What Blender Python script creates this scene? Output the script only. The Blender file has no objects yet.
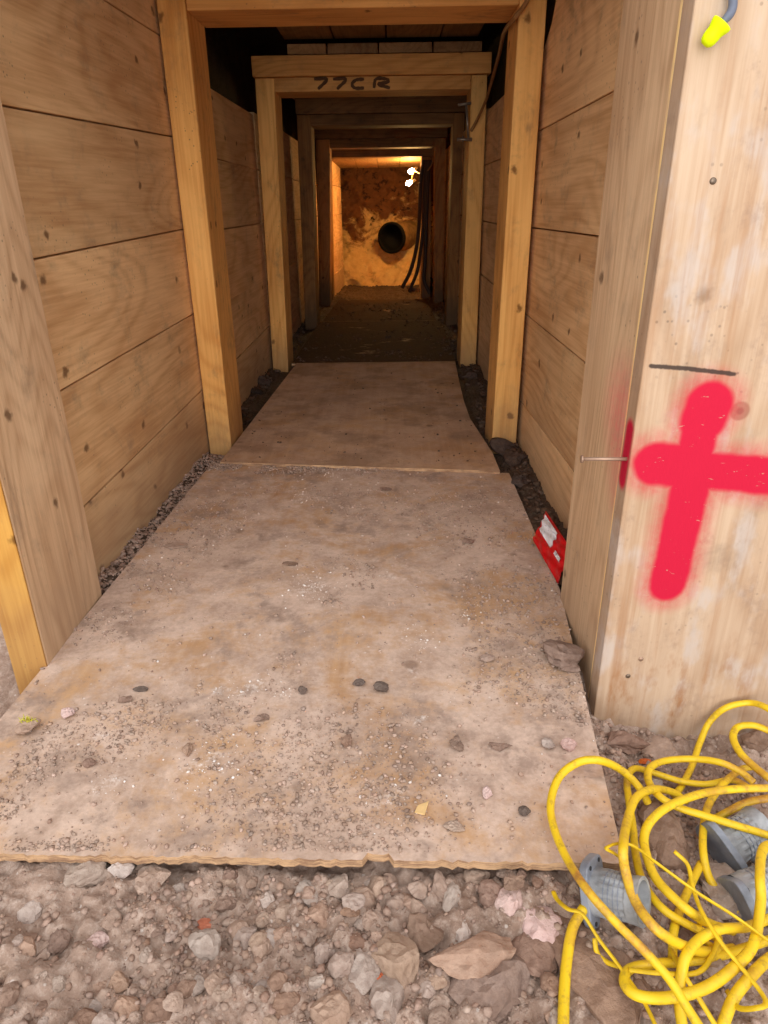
import bpy, math, random
import numpy as np
from mathutils import Vector, Matrix

random.seed(7)
RNG = np.random.default_rng(11)
scene = bpy.context.scene
COL = scene.collection

# ------------------------------------------------------------------ camera
F = 690.0
TH, YAW, ROLL = math.radians(24.1), math.radians(0.95), math.radians(-0.75)
CAM = np.array([0.0, 0.0, 1.0])
fwd = np.array([-math.sin(YAW)*math.cos(TH), math.cos(YAW)*math.cos(TH), -math.sin(TH)])
r0 = np.array([math.cos(YAW), math.sin(YAW), 0.0]); u0 = np.cross(r0, fwd)
rgt = r0*math.cos(ROLL)+u0*math.sin(ROLL)
upv = -r0*math.sin(ROLL)+u0*math.cos(ROLL)
cam = bpy.data.cameras.new('camera'); camo = bpy.data.objects.new('camera', cam); COL.objects.link(camo)
cam.sensor_width = 36.0; cam.lens = F/1024*36.0; cam.clip_start = 0.01
m = Matrix.Identity(4)
for i in range(3):
    m[i][0] = rgt[i]; m[i][1] = upv[i]; m[i][2] = -fwd[i]; m[i][3] = CAM[i]
camo.matrix_world = m
scene.camera = camo

# surveying helpers: where a sight line of the photograph meets a known plane of the place
def ray(x, y): return fwd + rgt*(x-384)/F + upv*(512-y)/F
def UZ(x, y, z=0.0):
    d = ray(x, y); return CAM + d*((z-CAM[2])/d[2])
def UY(x, y, Y):
    d = ray(x, y); return CAM + d*(Y/d[1])
def UX(x, y, X):
    d = ray(x, y); return CAM + d*(X/d[0])

# ------------------------------------------------------------------ objects
def tag(o, label=None, cat=None, group=None, kind=None):
    if label: o['label'] = label
    if cat: o['category'] = cat
    if group: o['group'] = group
    if kind: o['kind'] = kind
    return o
def empty(name, loc, label=None, cat=None, group=None, kind=None):
    o = bpy.data.objects.new(name, None); COL.objects.link(o)
    o.location = loc; o.empty_display_size = 0.05
    return tag(o, label, cat, group, kind)
def link_mesh(name, me, mat, parent=None):
    o = bpy.data.objects.new(name, me); COL.objects.link(o)
    if mat: me.materials.append(mat)
    if parent:
        o.parent = parent
        o.matrix_parent_inverse = Matrix.Translation(parent.location).inverted()
    return o

class MB:
    def __init__(s): s.v = []; s.f = []
    def add(s, vs, fs):
        b = len(s.v); s.v += [tuple(float(c) for c in p) for p in vs]
        s.f += [tuple(b+i for i in f) for f in fs]
    def hexa(s, c):   # 8 corners: bottom ring 0-3, top ring 4-7
        s.add(c, [(3,2,1,0),(4,5,6,7),(0,1,5,4),(1,2,6,5),(2,3,7,6),(3,0,4,7)])
    def box(s, x0, x1, y0, y1, z0, z1):
        s.hexa([(x0,y0,z0),(x1,y0,z0),(x1,y1,z0),(x0,y1,z0),(x0,y0,z1),(x1,y0,z1),(x1,y1,z1),(x0,y1,z1)])
    def prism(s, poly, z0, z1):
        n = len(poly)
        s.add([(x,y,z0) for x,y in poly]+[(x,y,z1) for x,y in poly],
              [tuple(reversed(range(n))), tuple(range(n,2*n))]+[(i,(i+1)%n,n+(i+1)%n,n+i) for i in range(n)])
    def tube(s, pts, rad, n=10, caps=True, flat=1.0, upref=(0,0,1)):
        pts = [np.array(p, float) for p in pts]; m = len(pts); b = len(s.v)
        prev = None
        for i, p in enumerate(pts):
            t = pts[min(i+1,m-1)]-pts[max(i-1,0)]; t = t/(np.linalg.norm(t)+1e-9)
            if prev is None:
                a = np.cross(t, np.array(upref, float))
                if np.linalg.norm(a) < 1e-3: a = np.cross(t, np.array([1.0,0,0]))
            else: a = prev-t*np.dot(prev,t)
            a = a/(np.linalg.norm(a)+1e-9); prev = a
            c = np.cross(t, a)
            r = rad[i] if hasattr(rad,'__len__') else rad
            for k in range(n):
                q = 2*math.pi*k/n
                s.v.append(tuple(p+a*r*math.cos(q)+c*r*flat*math.sin(q)))
        for i in range(m-1):
            for k in range(n):
                s.f.append((b+i*n+k, b+i*n+(k+1)%n, b+(i+1)*n+(k+1)%n, b+(i+1)*n+k))
        if caps:
            s.f.append(tuple(b+k for k in reversed(range(n))))
            s.f.append(tuple(b+(m-1)*n+k for k in range(n)))
    def lathe(s, prof, o, axis, n=24, closed=False):   # prof: (radius, distance along axis)
        axis = np.array(axis, float); axis /= np.linalg.norm(axis)
        a = np.cross(axis, [0,0,1.0])
        if np.linalg.norm(a) < 1e-3: a = np.array([1.0,0,0])
        a /= np.linalg.norm(a); c = np.cross(axis, a); o = np.array(o, float); b = len(s.v); m = len(prof)
        for r, h in prof:
            for k in range(n):
                q = 2*math.pi*k/n; s.v.append(tuple(o+axis*h+(a*math.cos(q)+c*math.sin(q))*r))
        for i in range(m if closed else m-1):
            j = (i+1) % m
            for k in range(n):
                s.f.append((b+i*n+k, b+i*n+(k+1)%n, b+j*n+(k+1)%n, b+j*n+k))
    def build(s, name, mat, parent=None, smooth=False, bevel=0.0, segs=2):
        me = bpy.data.meshes.new(name); me.from_pydata(s.v, [], s.f); me.validate(); me.update()
        if smooth:
            for p in me.polygons: p.use_smooth = True
        o = link_mesh(name, me, mat, parent)
        if bevel:
            bv = o.modifiers.new('bevel', 'BEVEL'); bv.width = bevel; bv.segments = segs; bv.limit_method = 'ANGLE'
            bv.harden_normals = False
        return o

def spline(pts, n=10):
    P = [np.array(p, float) for p in pts]; P = [2*P[0]-P[1]]+P+[2*P[-1]-P[-2]]; out = []
    for i in range(1, len(P)-2):
        a,b,c,d = P[i-1:i+3]
        for k in range(n):
            t = k/n
            out.append(0.5*((2*b)+(c-a)*t+(2*a-5*b+4*c-d)*t*t+(3*b-a-3*c+d)*t**3))
    out.append(P[-2]); return out

# value noise for ground relief
_perm = RNG.random((64, 64))
def vn(x, y, sc, sd=0):
    x = np.asarray(x)*sc+sd*7.13; y = np.asarray(y)*sc+sd*3.71
    xi = np.floor(x).astype(int); yi = np.floor(y).astype(int); fx = x-xi; fy = y-yi
    fx = fx*fx*(3-2*fx); fy = fy*fy*(3-2*fy)
    g = lambda i, j: _perm[(i+sd*5) % 64, (j+sd*11) % 64]
    return (g(xi,yi)*(1-fx)+g(xi+1,yi)*fx)*(1-fy)+(g(xi,yi+1)*(1-fx)+g(xi+1,yi+1)*fx)*fy
def worley(x, y, sc, sd=0):
    x = np.asarray(x)*sc+sd*5.3; y = np.asarray(y)*sc+sd*9.1
    xi = np.floor(x).astype(int); yi = np.floor(y).astype(int); best = np.full(np.shape(x), 9.0)
    for dx in (-1,0,1):
        for dy in (-1,0,1):
            i = xi+dx; j = yi+dy; px = i+_perm[(i*3+sd) % 64, (j*7+sd*3) % 64]; py = j+_perm[(i*5+sd*2+17) % 64, (j*11+sd+29) % 64]
            sz = 0.55+0.9*_perm[(i*9+31) % 64, (j*13+7) % 64]
            best = np.minimum(best, np.hypot(x-px, y-py)/sz)
    return best
def sstep(a, b, x):
    t = np.clip((np.asarray(x)-a)/(b-a), 0, 1); return t*t*(3-2*t)

# ------------------------------------------------------------------ materials
def srgb(r, g, b):
    f = lambda c: (c/255/12.92) if c/255 <= 0.04045 else ((c/255+0.055)/1.055)**2.4
    return (f(r), f(g), f(b), 1.0)

class NT:
    def __init__(s, name):
        s.mat = bpy.data.materials.new(name); s.mat.use_nodes = True
        s.t = s.mat.node_tree; s.n = s.t.nodes; s.l = s.t.links
        for x in list(s.n): s.n.remove(x)
        s.out = s.n.new('ShaderNodeOutputMaterial'); s.b = s.n.new('ShaderNodeBsdfPrincipled')
        s.l.new(s.b.outputs[0], s.out.inputs[0]); s.tc = s.n.new('ShaderNodeTexCoord')
        s.obj = s.tc.outputs['Object']
    def put(s, sock, v):
        if isinstance(v, bpy.types.NodeSocket): s.l.new(v, sock)
        elif isinstance(v, tuple) and len(v) == 3 and sock.type == 'RGBA': sock.default_value = (*v, 1)
        else: sock.default_value = v
    def math(s, op, a, b=0.0, c=None, clamp=False):
        n = s.n.new('ShaderNodeMath'); n.operation = op; n.use_clamp = clamp
        s.put(n.inputs[0], a); s.put(n.inputs[1], b)
        if c is not None: s.put(n.inputs[2], c)
        return n.outputs[0]
    def vmath(s, op, a, b=(0,0,0)):
        n = s.n.new('ShaderNodeVectorMath'); n.operation = op; s.put(n.inputs[0], a); s.put(n.inputs[1], b)
        return n.outputs[1] if op in ('LENGTH','DISTANCE','DOT_PRODUCT') else n.outputs[0]
    def noise(s, vec, scale, detail=3.0, rough=0.55, dist=0.0, col=False):
        n = s.n.new('ShaderNodeTexNoise'); s.put(n.inputs['Vector'], vec); n.inputs['Scale'].default_value = scale
        n.inputs['Detail'].default_value = detail; n.inputs['Roughness'].default_value = rough
        n.inputs['Distortion'].default_value = dist
        return n.outputs['Color' if col else 'Fac']
    def voro(s, vec, scale, feature='F1', out='Distance', rnd=1.0, dim='3D'):
        n = s.n.new('ShaderNodeTexVoronoi'); n.feature = feature; n.voronoi_dimensions = dim; s.put(n.inputs['Vector'], vec)
        n.inputs['Scale'].default_value = scale; n.inputs['Randomness'].default_value = rnd
        return n.outputs[out]
    def rng(s, v, a, b, c=0.0, d=1.0, smooth=True):
        n = s.n.new('ShaderNodeMapRange'); n.interpolation_type = 'SMOOTHSTEP' if smooth else 'LINEAR'
        s.put(n.inputs[0], v)
        for i, q in enumerate((a,b,c,d)): s.put(n.inputs[i+1], q)
        return n.outputs[0]
    def mix(s, f, a, b, blend='MIX'):
        n = s.n.new('ShaderNodeMix'); n.data_type = 'RGBA'; n.blend_type = blend; n.clamp_factor = True
        s.put(n.inputs[0], f); s.put(n.inputs[6], a); s.put(n.inputs[7], b); return n.outputs[2]
    def ramp(s, f, stops):
        n = s.n.new('ShaderNodeValToRGB'); s.put(n.inputs[0], f); e = n.color_ramp.elements
        while len(e) < len(stops): e.new(0.5)
        for i, (p, c) in enumerate(stops): e[i].position = p; e[i].color = c
        return n.outputs[0]
    def sep(s, v):
        n = s.n.new('ShaderNodeSeparateXYZ'); s.put(n.inputs[0], v); return n.outputs
    def comb(s, x, y, z):
        n = s.n.new('ShaderNodeCombineXYZ'); s.put(n.inputs[0], x); s.put(n.inputs[1], y); s.put(n.inputs[2], z); return n.outputs[0]
    def rand(s): return s.n.new('ShaderNodeObjectInfo').outputs['Random']
    def island(s): return s.n.new('ShaderNodeNewGeometry').outputs['Random Per Island']
    def bump(s, h, strength=0.3, dist=0.01):
        n = s.n.new('ShaderNodeBump'); s.put(n.inputs['Height'], h); n.inputs['Strength'].default_value = strength
        n.inputs['Distance'].default_value = dist; s.l.new(n.outputs[0], s.b.inputs['Normal'])
    def done(s, col, rough=0.8, spec=0.25, **kw):
        s.put(s.b.inputs['Base Color'], col); s.put(s.b.inputs['Roughness'], rough)
        s.b.inputs['Specular IOR Level'].default_value = spec
        for k, v in kw.items(): s.put(s.b.inputs[k], v)
        return s.mat
    # distance to a capsule in a plane given by two scalar sockets
    def capsule(s, u, v, a, b):
        ax, ay = a; dx, dy = b[0]-a[0], b[1]-a[1]; L2 = dx*dx+dy*dy+1e-9
        pu = s.math('SUBTRACT', u, ax); pv = s.math('SUBTRACT', v, ay)
        t = s.math('ADD', s.math('MULTIPLY', pu, dx/L2), s.math('MULTIPLY', pv, dy/L2), clamp=True)
        qu = s.math('SUBTRACT', pu, s.math('MULTIPLY', t, dx)); qv = s.math('SUBTRACT', pv, s.math('MULTIPLY', t, dy))
        return s.math('SQRT', s.math('ADD', s.math('MULTIPLY', qu, qu), s.math('MULTIPLY', qv, qv)))

def wood(name, axis, light, dark, dirt=(0.12,0.09,0.07), dirt_amt=0.35, ringf=26.0, knots=0.5, foot=0.5, extra=None, rough=0.75, splash=0.35):
    N = NT(name)
    rnd = N.rand(); p = N.vmath('ADD', N.obj, N.comb(N.math('MULTIPLY', rnd, 37.0), N.math('MULTIPLY', rnd, 53.0), N.math('MULTIPLY', rnd, 71.0)))
    i = 'xyz'.index(axis)
    sc = lambda a, c: tuple(a if k == i else c for k in range(3))
    pg = N.vmath('MULTIPLY', p, sc(0.22, 1.0))
    warp = N.noise(pg, 2.6, 1.5, 0.45)
    ph = N.math('MULTIPLY', warp, ringf*6.283)
    rings = N.math('POWER', N.math('ADD', N.math('MULTIPLY', N.math('SINE', ph), 0.5), 0.5), 2.5)
    fine = N.noise(N.vmath('MULTIPLY', p, sc(2.2, 95.0)), 1.0, 3.0, 0.65)
    tone = N.noise(N.vmath('MULTIPLY', p, sc(0.7, 2.2)), 1.7, 3.0, 0.55)
    grain = N.math('ADD', N.math('ADD', N.math('MULTIPLY', rings, 0.10), N.math('MULTIPLY', fine, 0.48)), N.math('MULTIPLY', tone, 0.62))
    col = N.mix(N.rng(grain, 0.36, 0.86), light, dark)
    # knots
    sp_ = N.sep(N.vmath('ADD', p, N.vmath('MULTIPLY', N.vmath('SUBTRACT', N.noise(p, 30.0, 3.0, col=True), (.5,.5,.5)), (.03,.03,.03))))
    oth = [k for k in range(3) if k != i]
    kv = N.comb(N.math('MULTIPLY', sp_[i], 4.2), N.math('MULTIPLY', N.math('ADD', sp_[oth[0]], sp_[oth[1]]), 5.0), 0.0)
    kd = N.voro(kv, 1.0, dim='2D'); kr = N.sep(N.voro(kv, 1.0, out='Color', dim='2D'))[0]
    kn = N.math('MULTIPLY', N.rng(kd, 0.025, 0.085, 1.0, 0.0), N.rng(kr, 1.0-0.6*knots, 1.02-0.6*knots))
    col = N.mix(N.math('MULTIPLY', kn, 0.85), col, (dark[0]*0.28, dark[1]*0.24, dark[2]*0.22, 1))
    # per-piece tone
    hsv = N.n.new('ShaderNodeHueSaturation'); N.put(hsv.inputs['Value'], N.rng(rnd, 0, 1, 0.86, 1.12, smooth=False)); N.put(hsv.inputs['Color'], col)
    col = hsv.outputs[0]
    # scuffs and dried mud
    d1 = N.noise(p, 6.0, 5.0, 0.68, 0.4); d2 = N.noise(N.vmath('MULTIPLY', p, sc(0.8, 2.0)), 14.0, 4.0, 0.7)
    dm = N.math('MULTIPLY', N.rng(d1, 0.46, 0.72), N.rng(d2, 0.35, 0.7))
    col = N.mix(N.math('MULTIPLY', dm, dirt_amt), col, (*dirt, 1))
    spk = N.math('MULTIPLY', N.rng(N.voro(p, 55.0), 0.08, 0.20, 1, 0), N.rng(N.noise(p, 5.0, 2.0), 0.52, 0.64))
    col = N.mix(N.math('MULTIPLY', spk, dirt_amt*1.1), col, (dirt[0]*.6, dirt[1]*.6, dirt[2]*.6, 1))
    z = N.sep(N.obj)[2]
    if foot:
        zz = N.math('ADD', z, N.math('MULTIPLY', N.math('SUBTRACT', d1, 0.5), 0.45))
        col = N.mix(N.math('MULTIPLY', N.rng(zz, 0.0, splash, 1, 0), foot), col, (*[c*1.5 for c in dirt], 1))
    if extra: col = extra(N, col, p)
    hgt = N.math('ADD', N.math('MULTIPLY', fine, 0.6), N.math('ADD', N.math('MULTIPLY', rings, 0.25), N.math('MULTIPLY', d2, 0.4)))
    N.bump(hgt, 0.28, 0.004)
    return N.done(col, rough, 0.2)

LIGHT = srgb(208,168,122); DARK = srgb(168,122,78)
def red_spray(N, col, p):
    s = N.sep(N.obj); x, z = s[0], s[2]; nz = N.noise(N.obj, 60.0, 4.0, 0.7); nb = N.noise(N.obj, 14.0, 3.0, 0.6)
    yb = 1.245
    def q(px, py): w = UY(px, py, yb); return (w[0], w[2])
    k = 1/ (F/1.30)     # metres per pixel at the board
    caps = [((709,405),(703,420),25),((700,428),(692,470),20),((692,480),(668,584),22),((657,464),(690,467),25),((690,470),(860,482),22)]
    mask = None
    for a, b, r in caps:
        d = N.capsule(x, z, q(*a), q(*b))
        d = N.math('ADD', d, N.math('MULTIPLY', N.math('SUBTRACT', nb, 0.5), 0.012))
        core = N.rng(d, (r-5)*k, (r+6)*k, 1, 0)
        mist = N.math('MULTIPLY', N.rng(d, r*k*0.8, (r+22)*k, 1, 0), N.rng(nz, 0.2, 0.8, 0.3, 0.7))
        mm = N.math('MAXIMUM', core, mist)
        mask = mm if mask is None else N.math('MAXIMUM', mask, mm)
    # stains of the board: cement smears, rust stains
    cem = N.math('MULTIPLY', N.rng(N.noise(N.vmath('MULTIPLY', N.obj, (1.6,1,0.8)), 6.5, 4.0, 0.62), 0.5, 0.66), 0.6)
    col = N.mix(cem, col, srgb(190,180,175))
    st = N.rng(N.noise(N.vmath('MULTIPLY', N.obj, (26,1,1.6)), 1.0, 4.0, 0.65), 0.52, 0.72)
    col = N.mix(N.math('MULTIPLY', st, 0.5), col, srgb(160,116,80))
    gd = N.math('MULTIPLY', N.rng(N.noise(N.vmath('MULTIPLY', N.obj, (2.2,1,1.3)), 5.0, 5.0, 0.7), 0.52, 0.68), N.rng(nz, 0.3, 0.7))
    col = N.mix(N.math('MULTIPLY', gd, 0.45), col, srgb(142,116,100))
    low = N.rng(N.math('ADD', z, N.math('MULTIPLY', nb, 0.35)), 0.1, 0.42, 1, 0)
    rust = N.math('MULTIPLY', N.rng(N.noise(N.vmath('MULTIPLY', N.obj, (1.6,1,0.6)), 9.0, 5.0, 0.7), 0.50, 0.68), low)
    col = N.mix(N.math('MULTIPLY', rust, 0.7), col, srgb(150,98,52))
    # knot beside the mark
    kx, kz = q(740,411); dk = N.capsule(x, z, (kx,kz), (kx+1e-4,kz))
    col = N.mix(N.math('MULTIPLY', N.rng(dk, 8*k, 11*k, 1, 0), 0.7), col, srgb(140,96,78))
    col = N.mix(N.math('MULTIPLY', N.rng(dk, 2*k, 5*k, 1, 0), 0.5), col, srgb(100,66,54))
    edge = N.math('MULTIPLY', N.rng(N.capsule(s[1], z, (1.268,.60), (1.272,.50)), .012, .030, 1, 0), N.math('LESS_THAN', x, 0.4505))
    mask = N.math('MAXIMUM', mask, edge)
    scr = N.rng(N.noise(N.vmath('MULTIPLY', N.obj, (1,1,3)), 42.0, 3.0, 0.7), 0.66, 0.71)
    col = N.mix(N.math('MULTIPLY', mask, N.math('SUBTRACT', 1.0, N.math('MULTIPLY', scr, 0.45))), col, srgb(192,22,56))
    # charcoal stroke
    dl = N.math('MINIMUM', N.capsule(x, z, q(651,366), q(695,369)), N.capsule(x, z, q(690,369), q(734,374)))
    dl = N.math('ADD', dl, N.math('MULTIPLY', N.math('SUBTRACT', N.noise(N.obj, 90.0, 2.0), 0.5), 0.004))
    col = N.mix(N.rng(dl, 1.2*k, 3.0*k, 0.92, 0), col, srgb(58,46,42))
    return col
def red_mist(N, col, p):
    s = N.sep(N.obj); y, z = s[1], s[2]; nz = N.noise(N.obj, 70.0, 4.0, 0.7)
    a = UX(618,415,0.455); d = N.capsule(y, z, (1.36,0.62), (1.28,0.50))
    mk = N.math('MULTIPLY', N.rng(d, 0.0, 0.15, 1, 0), N.rng(nz, 0.3, 0.75, 0.25, 0.55))
    ar = N.math('MULTIPLY', N.math('LESS_THAN', y, 1.319), N.math('LESS_THAN', N.math('ABSOLUTE', N.math('SUBTRACT', s[0], .456)), .02))
    col = N.mix(N.math('MULTIPLY', ar, N.rng(N.noise(N.obj, 12.0, 3.0), .3, .55, .35, .95)), col, srgb(250,214,150))
    return N.mix(mk, col, srgb(236,96,110))
def red_edge(N, col, p):
    return red_spray(N, col, p)

M = {}
M['wall'] = wood('lagging_wood', 'y', srgb(244,206,156), srgb(202,154,106), dirt=(0.24,0.17,0.12), dirt_amt=0.55, ringf=18, knots=0.55, foot=0.45)
M['post'] = wood('post_lumber', 'z', srgb(242,188,112), srgb(204,140,70), dirt=(0.17,0.11,0.065), dirt_amt=0.55, knots=0.45, foot=0.55, splash=0.3)
M['head'] = wood('header_lumber', 'x', srgb(230,170,100), srgb(192,130,66), dirt=(0.15,0.10,0.065), dirt_amt=0.45, knots=0.4, foot=0)
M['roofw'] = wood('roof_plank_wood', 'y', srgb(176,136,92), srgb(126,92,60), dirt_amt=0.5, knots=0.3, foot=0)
M['portal'] = wood('portal_timber', 'z', srgb(228,194,156), srgb(186,148,112), dirt=(0.22,0.16,0.12), dirt_amt=0.5, knots=0.6, foot=0.35)
M['portal_red'] = wood('portal_timber_overspray', 'z', srgb(228,194,156), srgb(186,148,112), dirt=(0.22,0.16,0.12), dirt_amt=0.5, knots=0.6, foot=0.35, extra=red_mist)
M['post_dark'] = wood('shade_darkened_post_lumber', 'z', srgb(176,124,72), srgb(128,84,46), dirt=(0.06,0.04,0.025), dirt_amt=0.8, knots=0.45, foot=0.8, splash=0.4)  # darker copy of the post wood: the deep tunnel's shade put into its colour
M['head_dark'] = wood('shade_darkened_header_lumber', 'x', srgb(150,106,64), srgb(104,70,40), dirt=(0.05,0.035,0.022), dirt_amt=0.8, knots=0.4, foot=0)  # header wood darkened likewise, tunnel shade painted in for the deep frames
M['fresh'] = wood('fresh_sawn_timber', 'z', srgb(208,160,82), srgb(172,118,50), dirt_amt=0.35, knots=0.4, foot=0.3)
M['face'] = wood('front_board_wood', 'z', srgb(192,167,143), srgb(160,128,100), dirt=(0.26,0.19,0.14), dirt_amt=0.6, knots=0.15, foot=0.25, ringf=16, extra=red_spray)

def ply(name, dusty, mud, smears=()):
    N = NT(name); p = N.obj
    rnd = N.rand(); p = N.vmath('ADD', p, N.comb(N.math('MULTIPLY', rnd, 9.0), N.math('MULTIPLY', rnd, 5.0), 0.0))
    g = N.noise(N.vmath('MULTIPLY', p, (40.0,1.6,40.0)), 1.0, 4.0, 0.6)
    t = N.noise(p, 1.8, 4.0, 0.6)
    col = N.mix(N.rng(N.math('ADD', N.math('MULTIPLY', g, 0.45), N.math('MULTIPLY', t, 0.6)), 0.35, 0.75), srgb(200,162,124), srgb(166,128,94))
    # trodden dust
    n1 = N.noise(p, 3.4, 6.0, 0.68, 0.5); n2 = N.noise(p, 17.0, 5.0, 0.7); n3 = N.noise(p, 75.0, 4.0, 0.75)
    dm = N.math('ADD', N.math('MULTIPLY', n1, 0.62), N.math('MULTIPLY', n2, 0.38))
    dustc = N.mix(N.math('ADD', N.math('MULTIPLY', N.rng(n3, 0.3, 0.72), 0.35), N.math('MULTIPLY', N.rng(N.noise(p, 8.0, 5.0, 0.7, 0.3), 0.32, 0.66), 0.65)), srgb(165,142,129), srgb(220,197,183))
    col = N.mix(N.math('MULTIPLY', N.rng(dm, 0.34, 0.54), dusty), col, dustc)
    # grey gritty patches
    gp = N.math('MULTIPLY', N.rng(N.noise(p, 4.6, 5.0, 0.7, 0.3), 0.50, 0.64), N.rng(n2, 0.36, 0.6))
    col = N.mix(N.math('MULTIPLY', gp, 0.6*dusty), col, srgb(122,102,92))
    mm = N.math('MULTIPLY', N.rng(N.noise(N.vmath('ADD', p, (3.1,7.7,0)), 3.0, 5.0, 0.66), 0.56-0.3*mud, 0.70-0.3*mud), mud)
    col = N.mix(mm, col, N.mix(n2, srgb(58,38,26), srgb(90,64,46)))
    # round damp drips
    vd = N.voro(p, 9.0); vr = N.sep(N.voro(p, 9.0, out='Color'))[0]
    dr = N.math('MULTIPLY', N.rng(vd, 0.10, 0.20, 1, 0), N.rng(vr, 0.80, 0.82))
    col = N.mix(N.math('MULTIPLY', dr, 0.45), col, srgb(92,64,48))
    # lime white flecks
    ws = N.voro(p, 42.0); wr = N.sep(N.voro(p, 42.0, out='Color'))[1]
    wm = N.math('MULTIPLY', N.math('MULTIPLY', N.rng(ws, 0.06, 0.16, 1, 0), N.rng(wr, 0.80, 0.84)), N.rng(N.noise(p, 2.6, 3.0), 0.46, 0.62))
    col = N.mix(N.math('MULTIPLY', wm, 0.85*dusty), col, srgb(236,230,226))
    lm = N.math('MULTIPLY', N.rng(N.noise(p, 6.5, 3.0, 0.6), 0.67, 0.76), N.rng(n3, 0.42, 0.62))
    col = N.mix(N.math('MULTIPLY', lm, 0.6*dusty), col, srgb(226,216,212))
    s_ = N.sep(N.obj)
    for px, py, r_ in smears:
        w_ = UZ(px, py); k_ = r_*np.linalg.norm(w_-CAM)/F
        d_ = N.capsule(s_[0], s_[1], (w_[0]-k_*.5, w_[1]-k_*.3), (w_[0]+k_*.5, w_[1]+k_*.5))
        col = N.mix(N.math('MULTIPLY', N.rng(d_, 0.0, k_*.8, 0.6, 0), N.rng(n3, 0.45, 0.66)), col, srgb(232,224,220))
    N.bump(N.math('ADD', N.math('MULTIPLY', n3, 0.35), N.math('MULTIPLY', n2, 0.6)), 0.4, 0.006)
    return N.done(col, 0.85, 0.15)
M['ply1'] = ply('dusty_plywood', 0.9, 0.0, ((313,588,15),(250,690,15),(222,690,10),(108,785,14),(205,762,15),(284,694,7),(390,800,16),(330,470,10),(420,720,9)))
M['ply2'] = ply('scuffed_plywood', 0.42, 0.30)
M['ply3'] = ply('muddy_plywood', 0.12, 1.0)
def plyedge():
    N = NT('plywood_edge'); z = N.sep(N.obj)[2]
    ln = N.math('SINE', N.math('MULTIPLY', z, 1500.0)); n = N.noise(N.vmath('MULTIPLY', N.obj, (12,12,120)), 1.0, 4.0, 0.7)
    col = N.mix(N.rng(N.math('ADD', n, N.math('ADD', N.math('MULTIPLY', ln, 0.05), N.math('MULTIPLY', N.math('SUBTRACT', N.noise(N.obj, 30.0, 4.0, 0.7), .5), .6))), 0.35, 0.65), srgb(198,162,126), srgb(146,114,90))
    N.bump(n, 0.6, 0.006); return N.done(col, 0.85, 0.15)
M['plyedge'] = plyedge()

def soil(name, a, b, c, damp=0.0, tex=1.0):
    N = NT(name); p = N.obj
    n1 = N.noise(p, 7.0, 6.0, 0.7); n2 = N.noise(p, 60.0, 5.0, 0.75); n3 = N.noise(p, 2.2, 3.0)
    col = N.mix(N.rng(n1, 0.36, 0.64), a, b); col = N.mix(N.rng(n2, 0.42, 0.72), col, c)
    col = N.mix(N.math('MULTIPLY', N.rng(n3, 0.5, 0.7), 0.4), col, (b[0]*.7, b[1]*.7, b[2]*.7, 1))
    wv = N.voro(p, 70.0); wr = N.sep(N.voro(p, 70.0, out='Color'))[0]
    col = N.mix(N.math('MULTIPLY', N.math('MULTIPLY', N.rng(wv, 0.12, 0.25, 1, 0), N.rng(wr, 0.86, 0.88)), 0.6*tex), col, srgb(214,204,198))
    N.bump(N.math('ADD', N.math('MULTIPLY', n2, 0.8), n1), 0.6, 0.012)
    return N.done(col, 0.9-0.3*damp, 0.15+0.2*damp)
M['soil'] = soil('pit_soil', srgb(168,144,130), srgb(140,116,102), srgb(190,170,158))
M['mud'] = soil('tunnel_mud', srgb(88,70,58), srgb(64,49,40), srgb(112,94,80), 0.5, 0.3)
M['earth'] = soil('dark_earth', srgb(70,52,40), srgb(48,36,28), srgb(88,68,54), 0.2, 0.0)

def clayface():
    N = NT('clay_face'); p = N.obj; s = N.sep(p)
    n = N.noise(p, 3.0, 6.0, 0.7, 0.6); n2 = N.noise(p, 12.0, 5.0, 0.7)
    hz = N.math('ADD', s[2], N.math('ADD', N.math('MULTIPLY', N.math('SUBTRACT', n, 0.5), 2.2), N.math('MULTIPLY', s[0], -0.25)))
    col = N.mix(N.rng(hz, 0.62, 0.98), N.mix(n2, srgb(246,214,146), srgb(206,160,98)), N.mix(n2, srgb(150,96,58), srgb(72,44,30)))
    dk = N.math('MULTIPLY', N.rng(N.noise(p, 9.0, 5.0, 0.75), 0.55, 0.63), N.rng(s[2], 0.25, 0.9, 0.25, 1))
    col = N.mix(dk, col, srgb(66,44,32))
    N.bump(N.math('ADD', n2, n), 0.9, 0.05); return N.done(col, 0.9, 0.15)
M['clay'] = clayface()

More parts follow.
